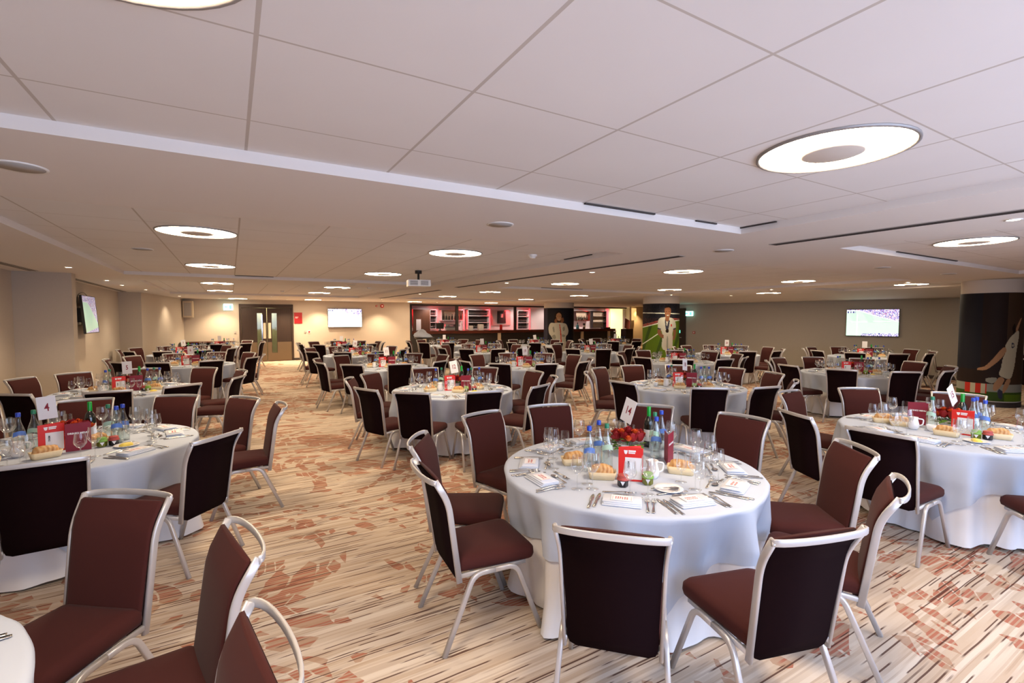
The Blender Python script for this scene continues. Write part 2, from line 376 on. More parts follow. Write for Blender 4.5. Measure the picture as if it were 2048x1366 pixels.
# lowered, sloping margin of the ceiling along the right wall
d = (Vector((16.0, 13.8, 0)) - Vector((18.9, 1.2, 0))).normalized(); n = Vector((-d.y, d.x, 0)) * 1.0
if n.x > 0: n = -n
mb = MB(); P0 = Vector((18.9, 1.2, 0)) - d * 5; P1 = Vector((16.0, 13.8, 0)) + d * .1
prof = [(2.3, ZB), (1.9, ZB - .012), (1.4, ZB - .05), (.9, ZB - .11), (.45, ZB - .16), (0, ZB - .185), (0, ZB + .05)]
mb.add([(*(P + n * o).xy, z) for (o, z) in prof for P in (P0, P1)], [(2 * i, 2 * i + 1, 2 * i + 3, 2 * i + 2) for i in range(len(prof) - 1)])
struct(mb.obj('ceiling_cove', M_PAINT)).name = 'ceiling'
# dark shadow gaps at some bay edges
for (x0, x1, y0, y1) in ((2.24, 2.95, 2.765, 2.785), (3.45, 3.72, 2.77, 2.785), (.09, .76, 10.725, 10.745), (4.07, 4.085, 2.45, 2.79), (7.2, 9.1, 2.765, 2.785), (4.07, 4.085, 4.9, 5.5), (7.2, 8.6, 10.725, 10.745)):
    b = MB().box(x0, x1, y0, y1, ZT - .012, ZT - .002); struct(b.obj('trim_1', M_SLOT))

# linear air grilles
def grille(x, y0, y1, wd, lab, nslot=4):
    t = thing('ceiling_grille', lab, 'air grille', (x, (y0 + y1) / 2, ZB)); L = (y1 - y0) / 2
    b = MB(); b.box(-wd / 2, wd / 2, -L, L, -.006, 0); b.obj('frame', M_GRILLE, t)
    b = MB()
    for k in range(nslot): xx = -wd / 2 + wd * (k + .5) / nslot; b.box(xx - .006, xx + .006, -L + .02, L - .02, -.009, -.0065)
    b.obj('slots', M_SLOT, t)
grille(4.95, -1.2, 3.02, .11, 'long slotted air grille in the ceiling beside the nearest raised bay')
grille(4.85, 4.1, 11.0, .11, 'long slotted air grille in the mid ceiling above the second tables')
grille(4.9, 12.2, 18.2, .11, 'long slotted air grille in the far ceiling before the bar')
grille(-2.62, 12.2, 17.6, .12, 'dark air slot in the ceiling above the left wall screen', 2)
grille(-2.75, 6.0, 10.7, .12, 'dark air slot in the ceiling at the left edge of the photo', 2)

# ---------------------------------------------------------------- ring lamps and downlights
def ring_proto():
    t = thing('ring_ceiling_light', 'x', 'ceiling light')
    MB().lathe([(.345, 0), (.345, -.010), (.332, -.012), (.328, .0)], 40).obj('rim', M_RIM, t)
    MB().lathe([(.330, -.006), (.27, -.010), (.20, -.010), (.140, -.004)], 40).obj('diffuser', M_RINGE, t)
    MB().lathe([(.142, -.002), (.140, -.016), (.13, -.020), (.0005, -.021)], 40).obj('centre_disc', M_LAMPDISC, t)
    return t
RL = [(2.63, 1.30, 1, 'nearest large ring ceiling light above table 14'), (-.26, 5.6, 1, 'ring ceiling light above the aisle beside table 4'), (-.25, 9.0, 1, 'ring ceiling light second in the left row'),
      (-.25, 13.3, 1, 'ring ceiling light third in the left row'), (-.25, 16.7, 1, 'ring ceiling light fourth in the left row'), (.25, 21.3, 0, 'ring ceiling light just before the double doors'),
      (2.5, 5.7, 1, 'ring ceiling light above table 12'), (2.48, 9.0, 1, 'ring ceiling light left of the white projector'), (2.48, 13.45, 1, 'ring ceiling light third in the row over table 12'), (2.48, 16.5, 1, 'ring ceiling light fourth in the row over table 12'), (2.9, 20.9, 0, 'ring ceiling light just before the back wall television'),
      (7.0, 2.0, 1, 'ring ceiling light at the right edge of the photo'), (6.95, 5.85, 1, 'ring ceiling light in the middle of the right ceiling bay'), (6.92, 9.3, 1, 'ring ceiling light above the black pillar banner'), (7.0, 13.3, 1, 'ring ceiling light before the left half of the bar'), (7.0, 16.7, 1, 'ring ceiling light second nearest to the bar'), (7.2, 21.0, 0, 'ring ceiling light at the left end of the bar'),
      (10.95, 6.05, 1, 'ring ceiling light left of the right wall television'), (10.9, 9.65, 1, 'ring ceiling light before the pitch banner pillar'), (10.9, 13.8, 1, 'ring ceiling light between the two far pillars'), (10.95, 17.5, 1, 'ring ceiling light far off before the bar middle'), (10.9, 20.6, 0, 'ring ceiling light closest to the bar counter'),
      (-.25, 1.3, 1, 'ring ceiling light cut off by the top edge of the photo'),
      (14.3, 5.2, 2, 'ring ceiling light in front of the right television'), (14.0, 8.6, 0, 'thin ring ceiling light left of the right television')]
rp = ring_proto()
for i, (x, y, raised, lab) in enumerate(RL):
    o = rp if i == 0 else copy_tree(rp); o.location = (x, y, (ZT if raised else ZB) - .001); o['label'] = lab; o['group'] = 'ring ceiling lights'
DL = [(-2.1, 9.7, 'first from the camera along the left wall'), (-2.15, 12.6, 'second along the left wall'), (-2.15, 14.2, 'third along the left wall'), (-1.95, 16.1, 'fourth along the left wall'), (-1.5, 20.0, 'near the left back corner'),
      (-.35, 21.65, 'washing the back wall beside the exit sign'), (1.25, 18.8, 'on the margin before the double doors'), (2.0, 21.6, 'before the double doors'), (3.3, 21.7, 'above the red wall sign'), (5.9, 21.6, 'between the wall television and the bar'), (5.15, 18.9, 'far down the middle margin'),
      (5.15, 14.5, 'in the far middle margin'), (5.2, 9.1, 'in the middle margin behind the projector'), (5.25, 6.3, 'in the middle margin left of centre right'), (5.35, 1.3, 'large at the right edge of the photo'), (12.4, 10.9, 'right of the pitch banner pillar'), (12.5, 7.6, 'in the right margin before the television'), (12.5, 4.6, 'left of the banner pillar at right'),
      (8.6, 21.8, 'at the left end of the bar'), (11.5, 21.8, 'before the bar middle'), (17.0, 21.8, 'before the right half of the bar'), (14.5, 10.2, 'before the grey right wall'), (-.3, -.9, 'behind the camera at left'), (8.8, .2, 'beyond the right edge of the photo')]
dp = thing('downlight', 'x', 'downlight')
MB().lathe([(.055, 0), (.055, -.006), (.042, -.006), (.040, .0)], 16).obj('rim', M_WHITEMET, dp)
MB().lathe([(.041, -.003), (.0005, -.003)], 16).obj('lamp', M_DOWNE, dp)
def spot(loc, power, col=WARM, angle=95, blend=.7, tilt=(0, 0), r=.04, parent=None, name='downlight_beam'):
    l = bpy.data.lights.new(name, 'SPOT'); l.energy = power; l.color = col; l.spot_size = R(angle); l.spot_blend = blend; l.shadow_soft_size = r
    o = link(name, l, parent, loc); o.rotation_euler = (tilt[0], tilt[1], 0); return o
for i, (x, y, lab) in enumerate(DL):
    o = dp if i == 0 else copy_tree(dp); o.location = (x, y, ZB - .001)
    o['label'] = 'small round recessed downlight ' + lab; o['group'] = 'recessed downlights'
for i, (x, y, lab) in enumerate(DL):
    wash = y > 21.5
    spot((x, y, ZB - .02), SPOT_W if wash else DOWN_W, WARM2 if wash else WARM, 110)
for (x, y, lab) in ((1.95, 3.52, 'above table 14'), (4.9, 3.56, 'right of the raised bay corner'), (-.92, 3.45, 'at the left edge of the photo'), (-.9, 7.3, 'left of the ring lights'), (2.4, 11.4, 'far along the middle'), (8.6, 3.5, 'on the right margin'), (10.8, 3.4, 'near the right pillar')):
    t = thing('ceiling_speaker', 'flat grey round ceiling speaker ' + lab, 'speaker', (x, y, (ZT if y == 7.3 else ZB)), group='round ceiling speakers')
    MB().lathe([(.10, -.001), (.10, -.006), (.0005, -.008)], 24).obj('grille', M_GRILLE, t); MB().lathe([(.112, 0), (.112, -.006), (.10, -.006)], 24).obj('rim', M_WHITEMET, t)
# projector and detectors
t = thing('projector', 'white projector hanging from the ceiling beyond table 12', 'projector', (2.85, 8.1, 2.38), R(-12))
b = MB(); b.box(-.19, .19, -.15, .15, -.055, .055); b.obj('body', M_WHITEMET, t)
b = MB()
for k in range(2):
    for j in range(5): b.box(-.16 + .18 * k, -.03 + .18 * k, -.153, -.150, -.035 + j * .016, -.028 + j * .016)
b.obj('vent', M_SLOT, t)
MB().lathe([(.02, .055), (.02, .17), (.06, .17), (.06, .225)], 12).obj('mount', M_BLACK, t)
for (x, y, lab) in ((3.45, 5.35, 'white smoke detector on the ceiling right of table 12'), (1.35, 15.9, 'small smoke detector far off above the aisle'), (3.2, 13.0, 'small smoke detector beyond the projector'), (8.3, 12.6, 'small smoke detector above the black pillar')):
    t = thing('smoke_detector', lab, 'smoke detector', (x, y, ZT))
    MB().lathe([(.06, 0), (.06, -.015), (.045, -.028)], 16).obj('base', M_WHITEMET, t); MB().lathe([(.042, -.026), (.036, -.045), (.026, -.05), (.0005, -.052)], 16).obj('sensor', M_WHITEMET, t)
# ---------------------------------------------------------------- doors
t = thing('double_door', 'x', 'door', (1.29, YB - .02, 0)); t.name = 'door_1'; t['kind'] = 'structure'; del t['label']; del t['category']
b = MB(); b.box(-1.0, 1.0, -.03, .08, 2.22, 2.37); b.box(-1.0, -.93, -.03, .08, 0, 2.22); b.box(.93, 1.0, -.03, .08, 0, 2.22); b.obj('door_frame', M_DARKWOOD, t)
for s, nm in ((-1, 'left'), (1, 'right')):
    b = MB(); x0, x1 = sorted((s * .01, s * .925)); gx0, gx1 = sorted((s * .24, s * .42))
    if s < 0: gx0, gx1 = -.36, -.17
    else: gx0, gx1 = .18, .37
    for (a, c, z0, z1) in ((x0, gx0, 0, 2.21), (gx1, x1, 0, 2.21), (gx0, gx1, 0, .36), (gx0, gx1, 2.0, 2.21)): b.box(a, c, 0, .045, z0, z1)
    lf = b.obj('door_leaf', M_DARKWOOD, t)
    MB().box(gx0, gx1, .015, .025, .36, 2.0).obj('glass_panel', M_PANE, lf)
    b = MB(); b.box(x0, gx0 - .01, -.006, 0, .02, .80); b.box(gx1 + .01, x1, -.006, 0, .02, .80); b.box(gx0 - .01, gx1 + .01, -.006, 0, .02, .35); b.obj('kick_plate', M_BRONZE, lf)
    b = MB(); b.box(s * .095 - .05, s * .095 + .05, -.008, 0, .95, 1.60); b.obj('push_plate', M_CREAM, lf)
    b = MB(); b.lathe([(.035, -.004), (.0005, -.0045)], 14, M=Matrix.Translation((s * .095, 0, 1.82)) @ Matrix.Rotation(R(90), 4, 'X')); b.obj('blue_disc_sign', mat('blue_sign', (.03, .16, .45), .5), lf)
MB().box(-.20, -.165, -.055, -.02, .78, 1.93).obj('pull_handle', M_CHROME, t)
MB().box(-.20, -.165, -.02, 0, .82, .85).obj('handle_bracket', M_CHROME, t)
spot((1.3, 22.9, 2.5), 45, (1, .9, .65), 150)
# dark door beside the pitch banner pillar
dn = Vector((d.y, -d.x, 0)); dn = dn if dn.x < 0 else -dn
def on_right(x, y, off=0.0):
    """point on the right wall seen at a pixel"""
    r = ray(x, y); A = Vector((18.9, 1.2, 0)) + dn * off; k = A.dot(dn) / r.dot(dn) if False else ((A - CAM).dot(dn)) / r.dot(dn); return CAM + r * k
RZW = math.atan2(dn.x, -dn.y) 
pd = on_right(1372, 650)
t = thing('door_2', None, None, (pd.x, pd.y, 0), RZW); t['kind'] = 'structure'
b = MB(); b.box(-1.5, -.06, -.05, -.005, 0, 2.12); b.obj('door_leaf', M_DARKWOOD, t)
b = MB(); b.box(-.06, .0, -.06, -.004, 0, 2.2); b.box(-1.5, 0, -.06, -.004, 2.12, 2.2); b.obj('door_frame', M_DARKWOOD, t)
MB().box(-1.1, -.16, -.062, -.052, .98, 1.01).obj('push_bar', M_CHROME, t)
MB().box(-.55, -.22, -.056, -.0505, 1.18, 1.30).obj('green_door_sign', M_EXITG, t)

# ---------------------------------------------------------------- screens
def emis(name, c, s=1): return mat(name, c, .3, emit=c, strength=s)
def painted(name, nx, nz, fn, pos, mats, parent, smooth=False):
    """a picture laid out as cells of one surface: pos(u,v) -> point, fn(u,v) -> material index"""
    vs = [pos(i / nx, j / nz) for j in range(nz + 1) for i in range(nx + 1)]; me = bpy.data.meshes.new(name); fs = []; mi = []
    for j in range(nz):
        for i in range(nx):
            a = j * (nx + 1) + i; fs.append((a, a + 1, a + nx + 2, a + nx + 1)); mi.append(fn((i + .5) / nx, (j + .5) / nz))
    me.from_pydata([tuple(v) for v in vs], [], fs)
    for m in mats: me.materials.append(m)
    me.polygons.foreach_set('material_index', mi)
    if smooth: me.polygons.foreach_set('use_smooth', [True] * len(fs))
    me.update(); return link(name, me, parent)
TVM = [emis('screen_pitch', (.55, .84, .66)), emis('screen_pitch_light', (.62, .90, .72)), emis('screen_line', (.95, .98, .98)), emis('screen_crowd_violet', (.30, .26, .72)), emis('screen_crowd_pale', (.78, .74, .95)), emis('screen_crowd_dark', (.08, .09, .30)), emis('screen_crowd_red', (.65, .30, .45)), emis('screen_white', (.97, .99, 1.0))]
def tvpaint(kind):
    rnd = random.Random(kind)
    def f(u, v):
        edge = (.93 - .55 * max(0, u - .25) ** .9 if kind != 1 else .80 - 1.0 * max(0, u - .35) ** 1.2 + .1 * (u < .35) * 0)
        if v > edge + .05: return rnd.choice([3, 3, 4, 4, 5, 6, 7] if kind != 2 else [3, 4, 4, 7, 7, 5])
        if v > edge + .02: return 7 if kind != 1 else 4
        if v < .07 + .05 * u and kind == 0 and u > .3: return rnd.choice([3, 4, 7, 5])
        if v < .13 * u and kind == 1: return rnd.choice([3, 4])
        if .86 < v < .93 and u < .18 and kind != 1: return 5 if int(u * 60) % 3 else 7
        if abs(u - .22) < .012 and kind == 0 and v < .8: return 2
        if abs(v - (.52 + .05 * u)) < .008 and kind == 0: return 2
        if kind == 2: return 7 if (v * 9 + u * 3) % 2 < 1.3 else 1
        if kind == 1: return 0
        return 1 if int(u * 7 + v * 2) % 2 or v < .5 else 0
    return f
def tv(lab, loc, rz, wd, ht, kind, tilt=0, off=.06):
    t = thing('television', lab, 'television', loc, rz, None); t.rotation_euler = (0, 0, rz)
    b = MB(); T = Matrix.Rotation(tilt, 4, 'X') @ Matrix.Translation((0, -off, 0))
    b.box(-wd / 2, wd / 2, 0, .035, -ht / 2, ht / 2, M=T)
    for (x0, x1, z0, z1) in ((-wd / 2, wd / 2, ht / 2 - .012, ht / 2), (-wd / 2, wd / 2, -ht / 2, -ht / 2 + .018), (-wd / 2, -wd / 2 + .012, -ht / 2, ht / 2), (wd / 2 - .012, wd / 2, -ht / 2, ht / 2)): b.box(x0, x1, -.008, 0, z0, z1, M=T)
    b.obj('bezel', M_BLACK, t)
    painted('screen', 84, 46, tvpaint(kind), lambda u, v: T @ Vector(((u - .5) * (wd - .024), -.003, (v - .5) * (ht - .03) + .003)), TVM if kind != 1 else [emis('dim_' + m.name, tuple(c * .42 for c in m.node_tree.nodes['Principled BSDF'].inputs['Emission Color'].default_value[:3])) for m in TVM], t)
    b = MB(); b.box(-.2, .2, .03, off, -.15, .15, M=Matrix.Translation((0, -off, 0))); b.box(-.15, .15, off - .01, off + .0, -.2, .2, M=Matrix.Translation((0, -off, 0))); b.obj('wall_bracket', M_BLACK, t)
    return t
pa, pb = aty(655, 635, YB), aty(723.5, 635, YB)
tv('wall television showing a pale pitch on the back wall right of the doors', ((pa.x + pb.x) / 2, YB - .003, 1.80), 0, pb.x - pa.x, .83, 2, R(-3))
pa, pb = atx(173, 628, -2.55), atx(199, 628, -2.55)
t = tv('angled television high on the left wall showing a green pitch', (-2.797, (pa.y + pb.y) / 2, 1.84), R(90), (pb.y - pa.y), .80, 1, R(-4), .20)
bp_ = bez([(.05, -.17, .38), (.0, -.10, .50), (-.1, -.02, .44), (-.1, 0, .2)], 4); MB().sweep(bp_, circ(.006, 6), ref=(1, 0, 0)).obj('cable', M_BLACK, t)
pa, pb = on_right(1693, 645), on_right(1799.5, 645)
pm = (pa + pb) / 2; hh = (on_right(1746, 618.5) - on_right(1746, 673)).length
tv('large wall television on the grey right wall showing a rugby pitch', (pm.x + dn.x * .004, pm.y + dn.y * .004, (on_right(1746, 618.5).z + on_right(1746, 673).z) / 2), RZW, (pa - pb).length, hh, 0, R(-2))

# ---------------------------------------------------------------- back wall fittings
def wbox(name, lab, cat, x0, x1, y0, y1, dep, m, parts=None):
    a, c = aty(x0, y0, YB), aty(x1, y1, YB); t = thing(name, lab, cat, ((a.x + c.x) / 2, YB - .001, (a.z + c.z) / 2))
    w2, h2 = abs(c.x - a.x) / 2, abs(a.z - c.z) / 2; return t, w2, h2
def exit_sign(t, w2, h2, arrow=1):
    b = MB(); b.box(-w2, w2, -.05, -.02, h2 - .02, h2); b.box(-w2, w2, -.05, -.02, -h2, -h2 + .01); b.box(-.06, .06, -.02, 0, h2 - .03, h2 - .0); b.obj('housing', M_WHITEMET, t)
    MB().box(-w2 + .005, w2 - .005, -.045, -.025, -h2 + .01, h2 - .02).obj('lit_panel', M_EXIT, t)
    b = MB(); Y = -.047
    b.add([(-w2 * .1, Y, -.02), (-w2 * .1, Y, .02), (-w2 * .5, Y, .02), (-w2 * .5, Y, .05), (-w2 * .8, Y, 0), (-w2 * .5, Y, -.05), (-w2 * .5, Y, -.02)], [tuple(range(7))]); b.box(w2 * .25, w2 * .7, Y, Y + .001, -h2 * .6, h2 * .5); b.obj('arrow_symbol', M_EXITG, t)
t, a, c = wbox('exit_sign', 'glowing exit sign left of the double doors', 'exit sign', 446.5, 466, 607, 621, 0, None); exit_sign(t, a, c)
l = bpy.data.lights.new('exit_sign_glow', 'POINT'); l.energy = .8; l.color = (.4, 1, .9); l.shadow_soft_size = .1; link('exit_sign_glow', l, None, (t.location.x, YB - .2, t.location.z))
pe = on_right(1378, 627); t = thing('exit_sign', 'glowing exit sign on the right wall beside the dark door', 'exit sign', (pe.x, pe.y, pe.z), RZW); exit_sign(t, .19, .11)
l = bpy.data.lights.new('exit_sign_glow', 'POINT'); l.energy = .8; l.color = (.4, 1, .9); l.shadow_soft_size = .1; link('exit_sign_glow', l, None, tuple(pe + dn * .2))
t, a, c = wbox('wall_sign', 'square dark red sign on the back wall beside the doors', 'sign', 588, 604.5, 625, 647, .02, None)
MB().box(-a, a, -.02, 0, -c, c).obj('sign_board', M_RED if 0 else mat('deep_red_board', (.36, .004, .008), .5), t)
for k, zz in enumerate((.04, 0)): MB().box(-a * .75, a * (.05 - .2 * k), -.022, -.0205, zz - .008, zz + .008).obj('white_lettering', M_PAPER, t)
for (x0, x1, y0, y1, lab, m) in ((608.5, 613, 661, 666, 'small grey wall switch right of the doors', M_GRILLE), (615.5, 621, 661, 666.5, 'small red call point beside the grey wall switch', M_REDP), (468, 472.5, 662, 667, 'small metal wall switch left of the doors', M_GRILLE)):
    t, a, c = wbox('wall_switch', lab, 'switch', x0, x1, y0, y1, 0, None); MB().box(-a, a, -.015, 0, -c, c).obj('plate', M_WHITEMET if m is M_REDP else m, t); MB().box(-a * .6, a * .6, -.022, -.0155, -c * .6, c * .6).obj('button', m, t)
ps = on_right(1388, 665); t = thing('wall_switch', 'small red call point on the right wall under the exit sign', 'switch', tuple(ps), RZW); MB().box(-.05, .05, -.015, 0, -.05, .05).obj('plate', M_REDP, t); MB().box(-.025, .025, -.02, -.0155, -.025, .025).obj('button', M_PAPER, t)
for (x, y, r, lab) in ((764, 612, .085, 'red round fire alarm bell high on the back wall'), (753, 612, .045, 'small red sounder left of the fire alarm bell')):
    p = aty(x, y, YB); t = thing('fire_alarm', lab, 'fire alarm', (p.x, YB - .001, p.z)); Mx = Matrix.Rotation(R(90), 4, 'X')
    MB().lathe([(r, 0), (r, .03), (r * .8, .045), (r * .45, .045)], 20, M=Mx).obj('housing', M_REDP, t); MB().lathe([(r * .45, .044), (r * .3, .05), (.0005, .052)], 16, M=Mx).obj('centre', M_WHITEMET, t)
pc = aty(376, 618, YB - .3)
t = thing('wall_loudspeaker', 'cream loudspeaker box in the left back corner', 'loudspeaker', (pc.x, YB - .14, pc.z), R(-6))
MB().box(-.16, .16, -.15, .11, -.32, .30).obj('cabinet', M_CREAM, t); MB().box(-.12, .12, -.16, -.151, -.26, .24).obj('grille', M_GRILLE, t); MB().box(-.05, .05, .11, .14, -.05, .05).obj('bracket', M_BLACK, t)
# dark table in the corner
t = thing('serving_table', 'dark serving table with a curved top in the left back corner', 'table', (-.85, 21.6, 0), 0)
b = MB(); b.loft([[(1.0 * cos(a_) * (1 if cos(a_) > 0 else .8), .45 * sin(a_), z) for a_ in [2 * PI * k / 28 for k in range(28)]] for z in (.86, .90)]); b.obj('top', M_BARWOOD, t)
b = MB(); b.loft([[(.72 * cos(a_), .36 * sin(a_), z) for a_ in [2 * PI * k / 28 for k in range(28)]] for z in (0, .86)]); b.obj('body', M_BLACK, t)

# ---------------------------------------------------------------- pillars with printed banners
def inpoly(x, y, P):
    c = False; j = len(P) - 1
    for i in range(len(P)):
        if (P[i][1] > y) != (P[j][1] > y) and x < (P[j][0] - P[i][0]) * (y - P[i][1]) / (P[j][1] - P[i][1]) + P[i][0]: c = not c
        j = i
    return c
def pillar(nm, lab, blab, x, y, r, px, mats, bg, shapes, nu=210, nv=260, x0=0, x1=0, ztop=2.28, zbot=.12):
    t = thing('pillar', lab, 'pillar', (x, y, 0)); MB().lathe([(r, 0), (r, ZB)], 48).obj('shaft', M_COLW, t)
    MB().lathe([(r + .012, 0), (r + .012, .10), (r, .10)], 48).obj('skirting', M_BASE, t)
    a0 = math.atan2(-y, -x); xc, hw = (x0 + x1) / 2, (x1 - x0) / 2; dist = Vector((x, y, 0)).dot(FW) / 1.0 - r * .7
    rnd = random.Random(nm)
    def cha(P):
        for _ in range(2): P = [q for i in range(len(P)) for a_, b_ in ((P[i], P[(i + 1) % len(P)]),) for q in ((a_[0] * .8 + b_[0] * .2, a_[1] * .8 + b_[1] * .2), (a_[0] * .2 + b_[0] * .8, a_[1] * .2 + b_[1] * .8))]
        return P
    shapes = [(cha(P), m, min(q[0] for q in P), max(q[0] for q in P), min(q[1] for q in P), max(q[1] for q in P)) for P, m in shapes]
    def ang(u): return (u - .5) * 2 * R(118)
    def pos(u, v): th = a0 + ang(u); return Vector(((r + .006) * cos(th), (r + .006) * sin(th), zbot + (ztop - zbot) * v))
    def fn(u, v):
        th = ang(u); X = xc + hw * sin(th) if abs(th) < PI / 2 else xc + hw * (1 if th > 0 else -1) * (2 - abs(sin(th))); Yp = 638 + (H - (zbot + (ztop - zbot) * v)) * F / dist
        k = bg(X, Yp, rnd)
        for (P, m, xa, xb, ya, yb) in shapes:
            if xa <= X <= xb and ya <= Yp <= yb and inpoly(X, Yp, P): k = m if not isinstance(m, tuple) else rnd.choice(m)
        return k
    painted('banner', nu, nv, fn, pos, mats, t, True); return t
PM = [mat('print_black', (.012, .012, .018), .6), mat('print_shadow_blue', (.035, .038, .06), .6), mat('print_white', (.46, .46, .39), .6), mat('print_grey', (.24, .25, .21), .6), mat('print_skin', (.20, .085, .042), .6), mat('print_skin_light', (.34, .19, .10), .6), mat('print_hair', (.016, .009, .007), .6),
      mat('print_red', (.45, .03, .02), .6), mat('print_grass', (.09, .16, .012), .6), mat('print_grass_dark', (.04, .08, .012), .6), mat('print_line', (.72, .78, .66), .6), mat('print_crowd', (.10, .04, .045), .6), mat('print_brown', (.020, .012, .010), .6), mat('print_brown_light', (.050, .029, .017), .6), mat('print_cream', (.42, .39, .28), .6), mat('print_silver', (.45, .42, .36), .6)]
for q_ in PM: q_.node_tree.nodes['Principled BSDF'].inputs['Specular IOR Level'].default_value = .12
# person in a white tracksuit, hands at the face
sh1 = [([(1112, 625), (1116, 622), (1122, 623), (1125, 629), (1127, 644), (1123, 650), (1110, 650), (1108, 640), (1109, 630)], 6),
       ([(1112, 634), (1113, 628), (1118, 625), (1123, 629), (1123, 638), (1119, 643), (1115, 641)], 5), ([(1109, 640), (1113, 636), (1115, 645), (1113, 648), (1110, 647)], 4), ([(1122, 638), (1126, 634), (1128, 642), (1124, 648), (1121, 646)], 4),
       ([(1102, 645), (1109, 646), (1117, 645), (1127, 646), (1133, 648), (1137, 660), (1136, 668), (1131, 673), (1133, 690), (1128, 720), (1112, 720), (1110, 690), (1104, 674), (1098, 667), (1097, 656), (1099, 649)], 2),
       ([(1103, 672), (1110, 668), (1113, 676), (1108, 680)], 3), ([(1124, 668), (1131, 670), (1129, 674), (1124, 673)], 3), ([(1105, 655), (1108, 652), (1110, 664), (1107, 665)], 3), ([(1125, 655), (1129, 652), (1130, 660), (1126, 663)], 3),
       ([(1118.5, 648), (1120, 648), (1123, 668), (1124, 720), (1122, 720), (1121, 668)], 7), ([(1115, 632), (1116.5, 632), (1116.5, 633), (1115, 633)], 6), ([(1119.5, 632), (1121, 632), (1121, 633), (1119.5, 633)], 6), ([(1115.5, 638), (1120.5, 638), (1119, 639.3), (1117, 639.3)], 2)]
a1 = aty(1117.5, 640, 19.0)
pillar('a', 'round pillar with a dark banner of a person in white, in front of the bar', '', a1.x, 19.0, .72, 0, PM, lambda X, Y, r: 1 if X < 1095 else 0, sh1, x0=1087, x1=1148)
def bg2(X, Y, r):
    if abs(Y - (625.5 + (X - 1285) * .03)) < .9: return 10
    if Y < 636: return 0 if r.random() < .9 else 1
    hz = 655 - (X - 1285) * .26 if X < 1320 else 645 - (X - 1320) * .12
    if Y < hz - 6: return 0 if r.random() < .8 else 11
    if Y < hz - 1: return r.choice([7, 11, 3, 11, 7])
    if Y < hz + .9: return 10
    l1 = 690 - (X - 1285) * .72
    if X < 1318 and abs(Y - l1) < 1.0 : return 10
    return 8 if (X + Y * .3) % 30 < 24 else 9
sh2 = [([(1316, 652), (1316, 640), (1321, 634.5), (1338, 634.5), (1345, 637), (1350, 645), (1351, 657), (1345, 659), (1344, 668), (1345, 700), (1323, 700), (1325, 668), (1322, 659), (1316, 658)], 2),
       ([(1315, 658), (1322, 659), (1322, 666), (1329, 671), (1329, 677), (1322, 675), (1315, 667)], 4), ([(1345, 659), (1351, 658), (1351, 668), (1348, 681), (1344, 678), (1346, 668)], 4),
       ([(1328, 622), (1329, 614), (1334, 612), (1339, 614), (1341, 622), (1339, 632), (1337, 637), (1338, 640), (1334, 644), (1329, 640), (1330, 636)], 4), ([(1328.5, 617), (1330, 612.5), (1335, 611), (1340, 614), (1340, 617), (1336, 615), (1331, 616)], 6),
       ([(1329, 640), (1331, 640), (1333, 655), (1336, 641), (1339, 640), (1336, 660), (1331, 660)], 1), ([(1331, 658), (1337, 658), (1337, 665), (1331, 665)], 6), ([(1340.5, 648), (1343, 648), (1343, 653), (1340.5, 653)], 7),
       ([(1327, 668), (1343, 667), (1345, 673), (1343, 696), (1340, 706), (1332, 706), (1329, 696), (1327, 676)], 15), ([(1333, 672), (1336, 672), (1336, 700), (1333, 700)], 3),
       ([(1331, 623), (1333, 623), (1333, 624), (1331, 624)], 6), ([(1336, 623), (1338, 623), (1338, 624), (1336, 624)], 6), ([(1332, 630), (1337, 629.5), (1336, 632), (1333, 632)], 2), ([(1315, 655), (1322, 657), (1322, 659), (1315, 658)], 1), ([(1345, 657), (1351, 655), (1351, 658), (1345, 660)], 1)]
D2 = 17.5; b2 = YAW + math.atan((1321.5 - 1024) / F)
pillar('b', 'round pillar with a banner of a player standing on a green pitch', '', D2 * sin(b2), D2 * cos(b2), .605, 0, PM, bg2, sh2, x0=1285, x1=1358)
def bg3(X, Y, r):
    if Y > 788: return 8 if X > 2012 else 9
    if Y > 768: return (7 if (X - 1936) % 20 < 11 else 14) if 1936 < X < 1978 else 3 if Y < 784 else 9
    if X > 2012: return 13
    return 12 if (X > 1965 or Y > 740) else 0
sh3 = [([(2034, 640), (2039, 633), (2030, 668), (2022, 674)], 5), ([(2021, 655), (2026, 645), (2029, 664), (2024, 672)], 6), ([(2018, 674), (2028, 664), (2033, 660), (2035, 668), (2031, 700), (2029, 730), (2024, 756), (2016, 757), (2003, 752), (2000, 746), (2004, 735), (2006, 716), (2012, 702), (2009, 692)], 14),
       ([(2009, 692), (2014, 700), (2001, 720), (1984, 735), (1975, 741), (1958, 742), (1960, 737), (1973, 734), (1986, 720), (1999, 702)], 5),
       ([(2002, 752), (2013, 757), (2004, 775), (1996, 782), (1990, 780), (1991, 768)], 5), ([(2015, 757), (2024, 757), (2018, 775), (2010, 788), (2008, 778)], 5), ([(1975, 757), (1996, 754), (1998, 760), (1990, 768), (1976, 764)], 3), ([(2000, 776), (2010, 782), (2008, 800), (2000, 794)], 1),
       ([(2022, 684), (2026, 686), (2027, 693), (2023, 697), (2021, 692)], 1), ([(2023, 687), (2025, 688), (2025, 693), (2023, 694)], 14)]
D3 = 14.0; b3 = YAW + math.atan((1981 - 1024) / F)
pillar('c', 'wide pillar at the right edge with a dark banner of a kicking player', '', D3 * sin(b3), D3 * cos(b3), .475, 0, PM, bg3, sh3, x0=1917, x1=2045)

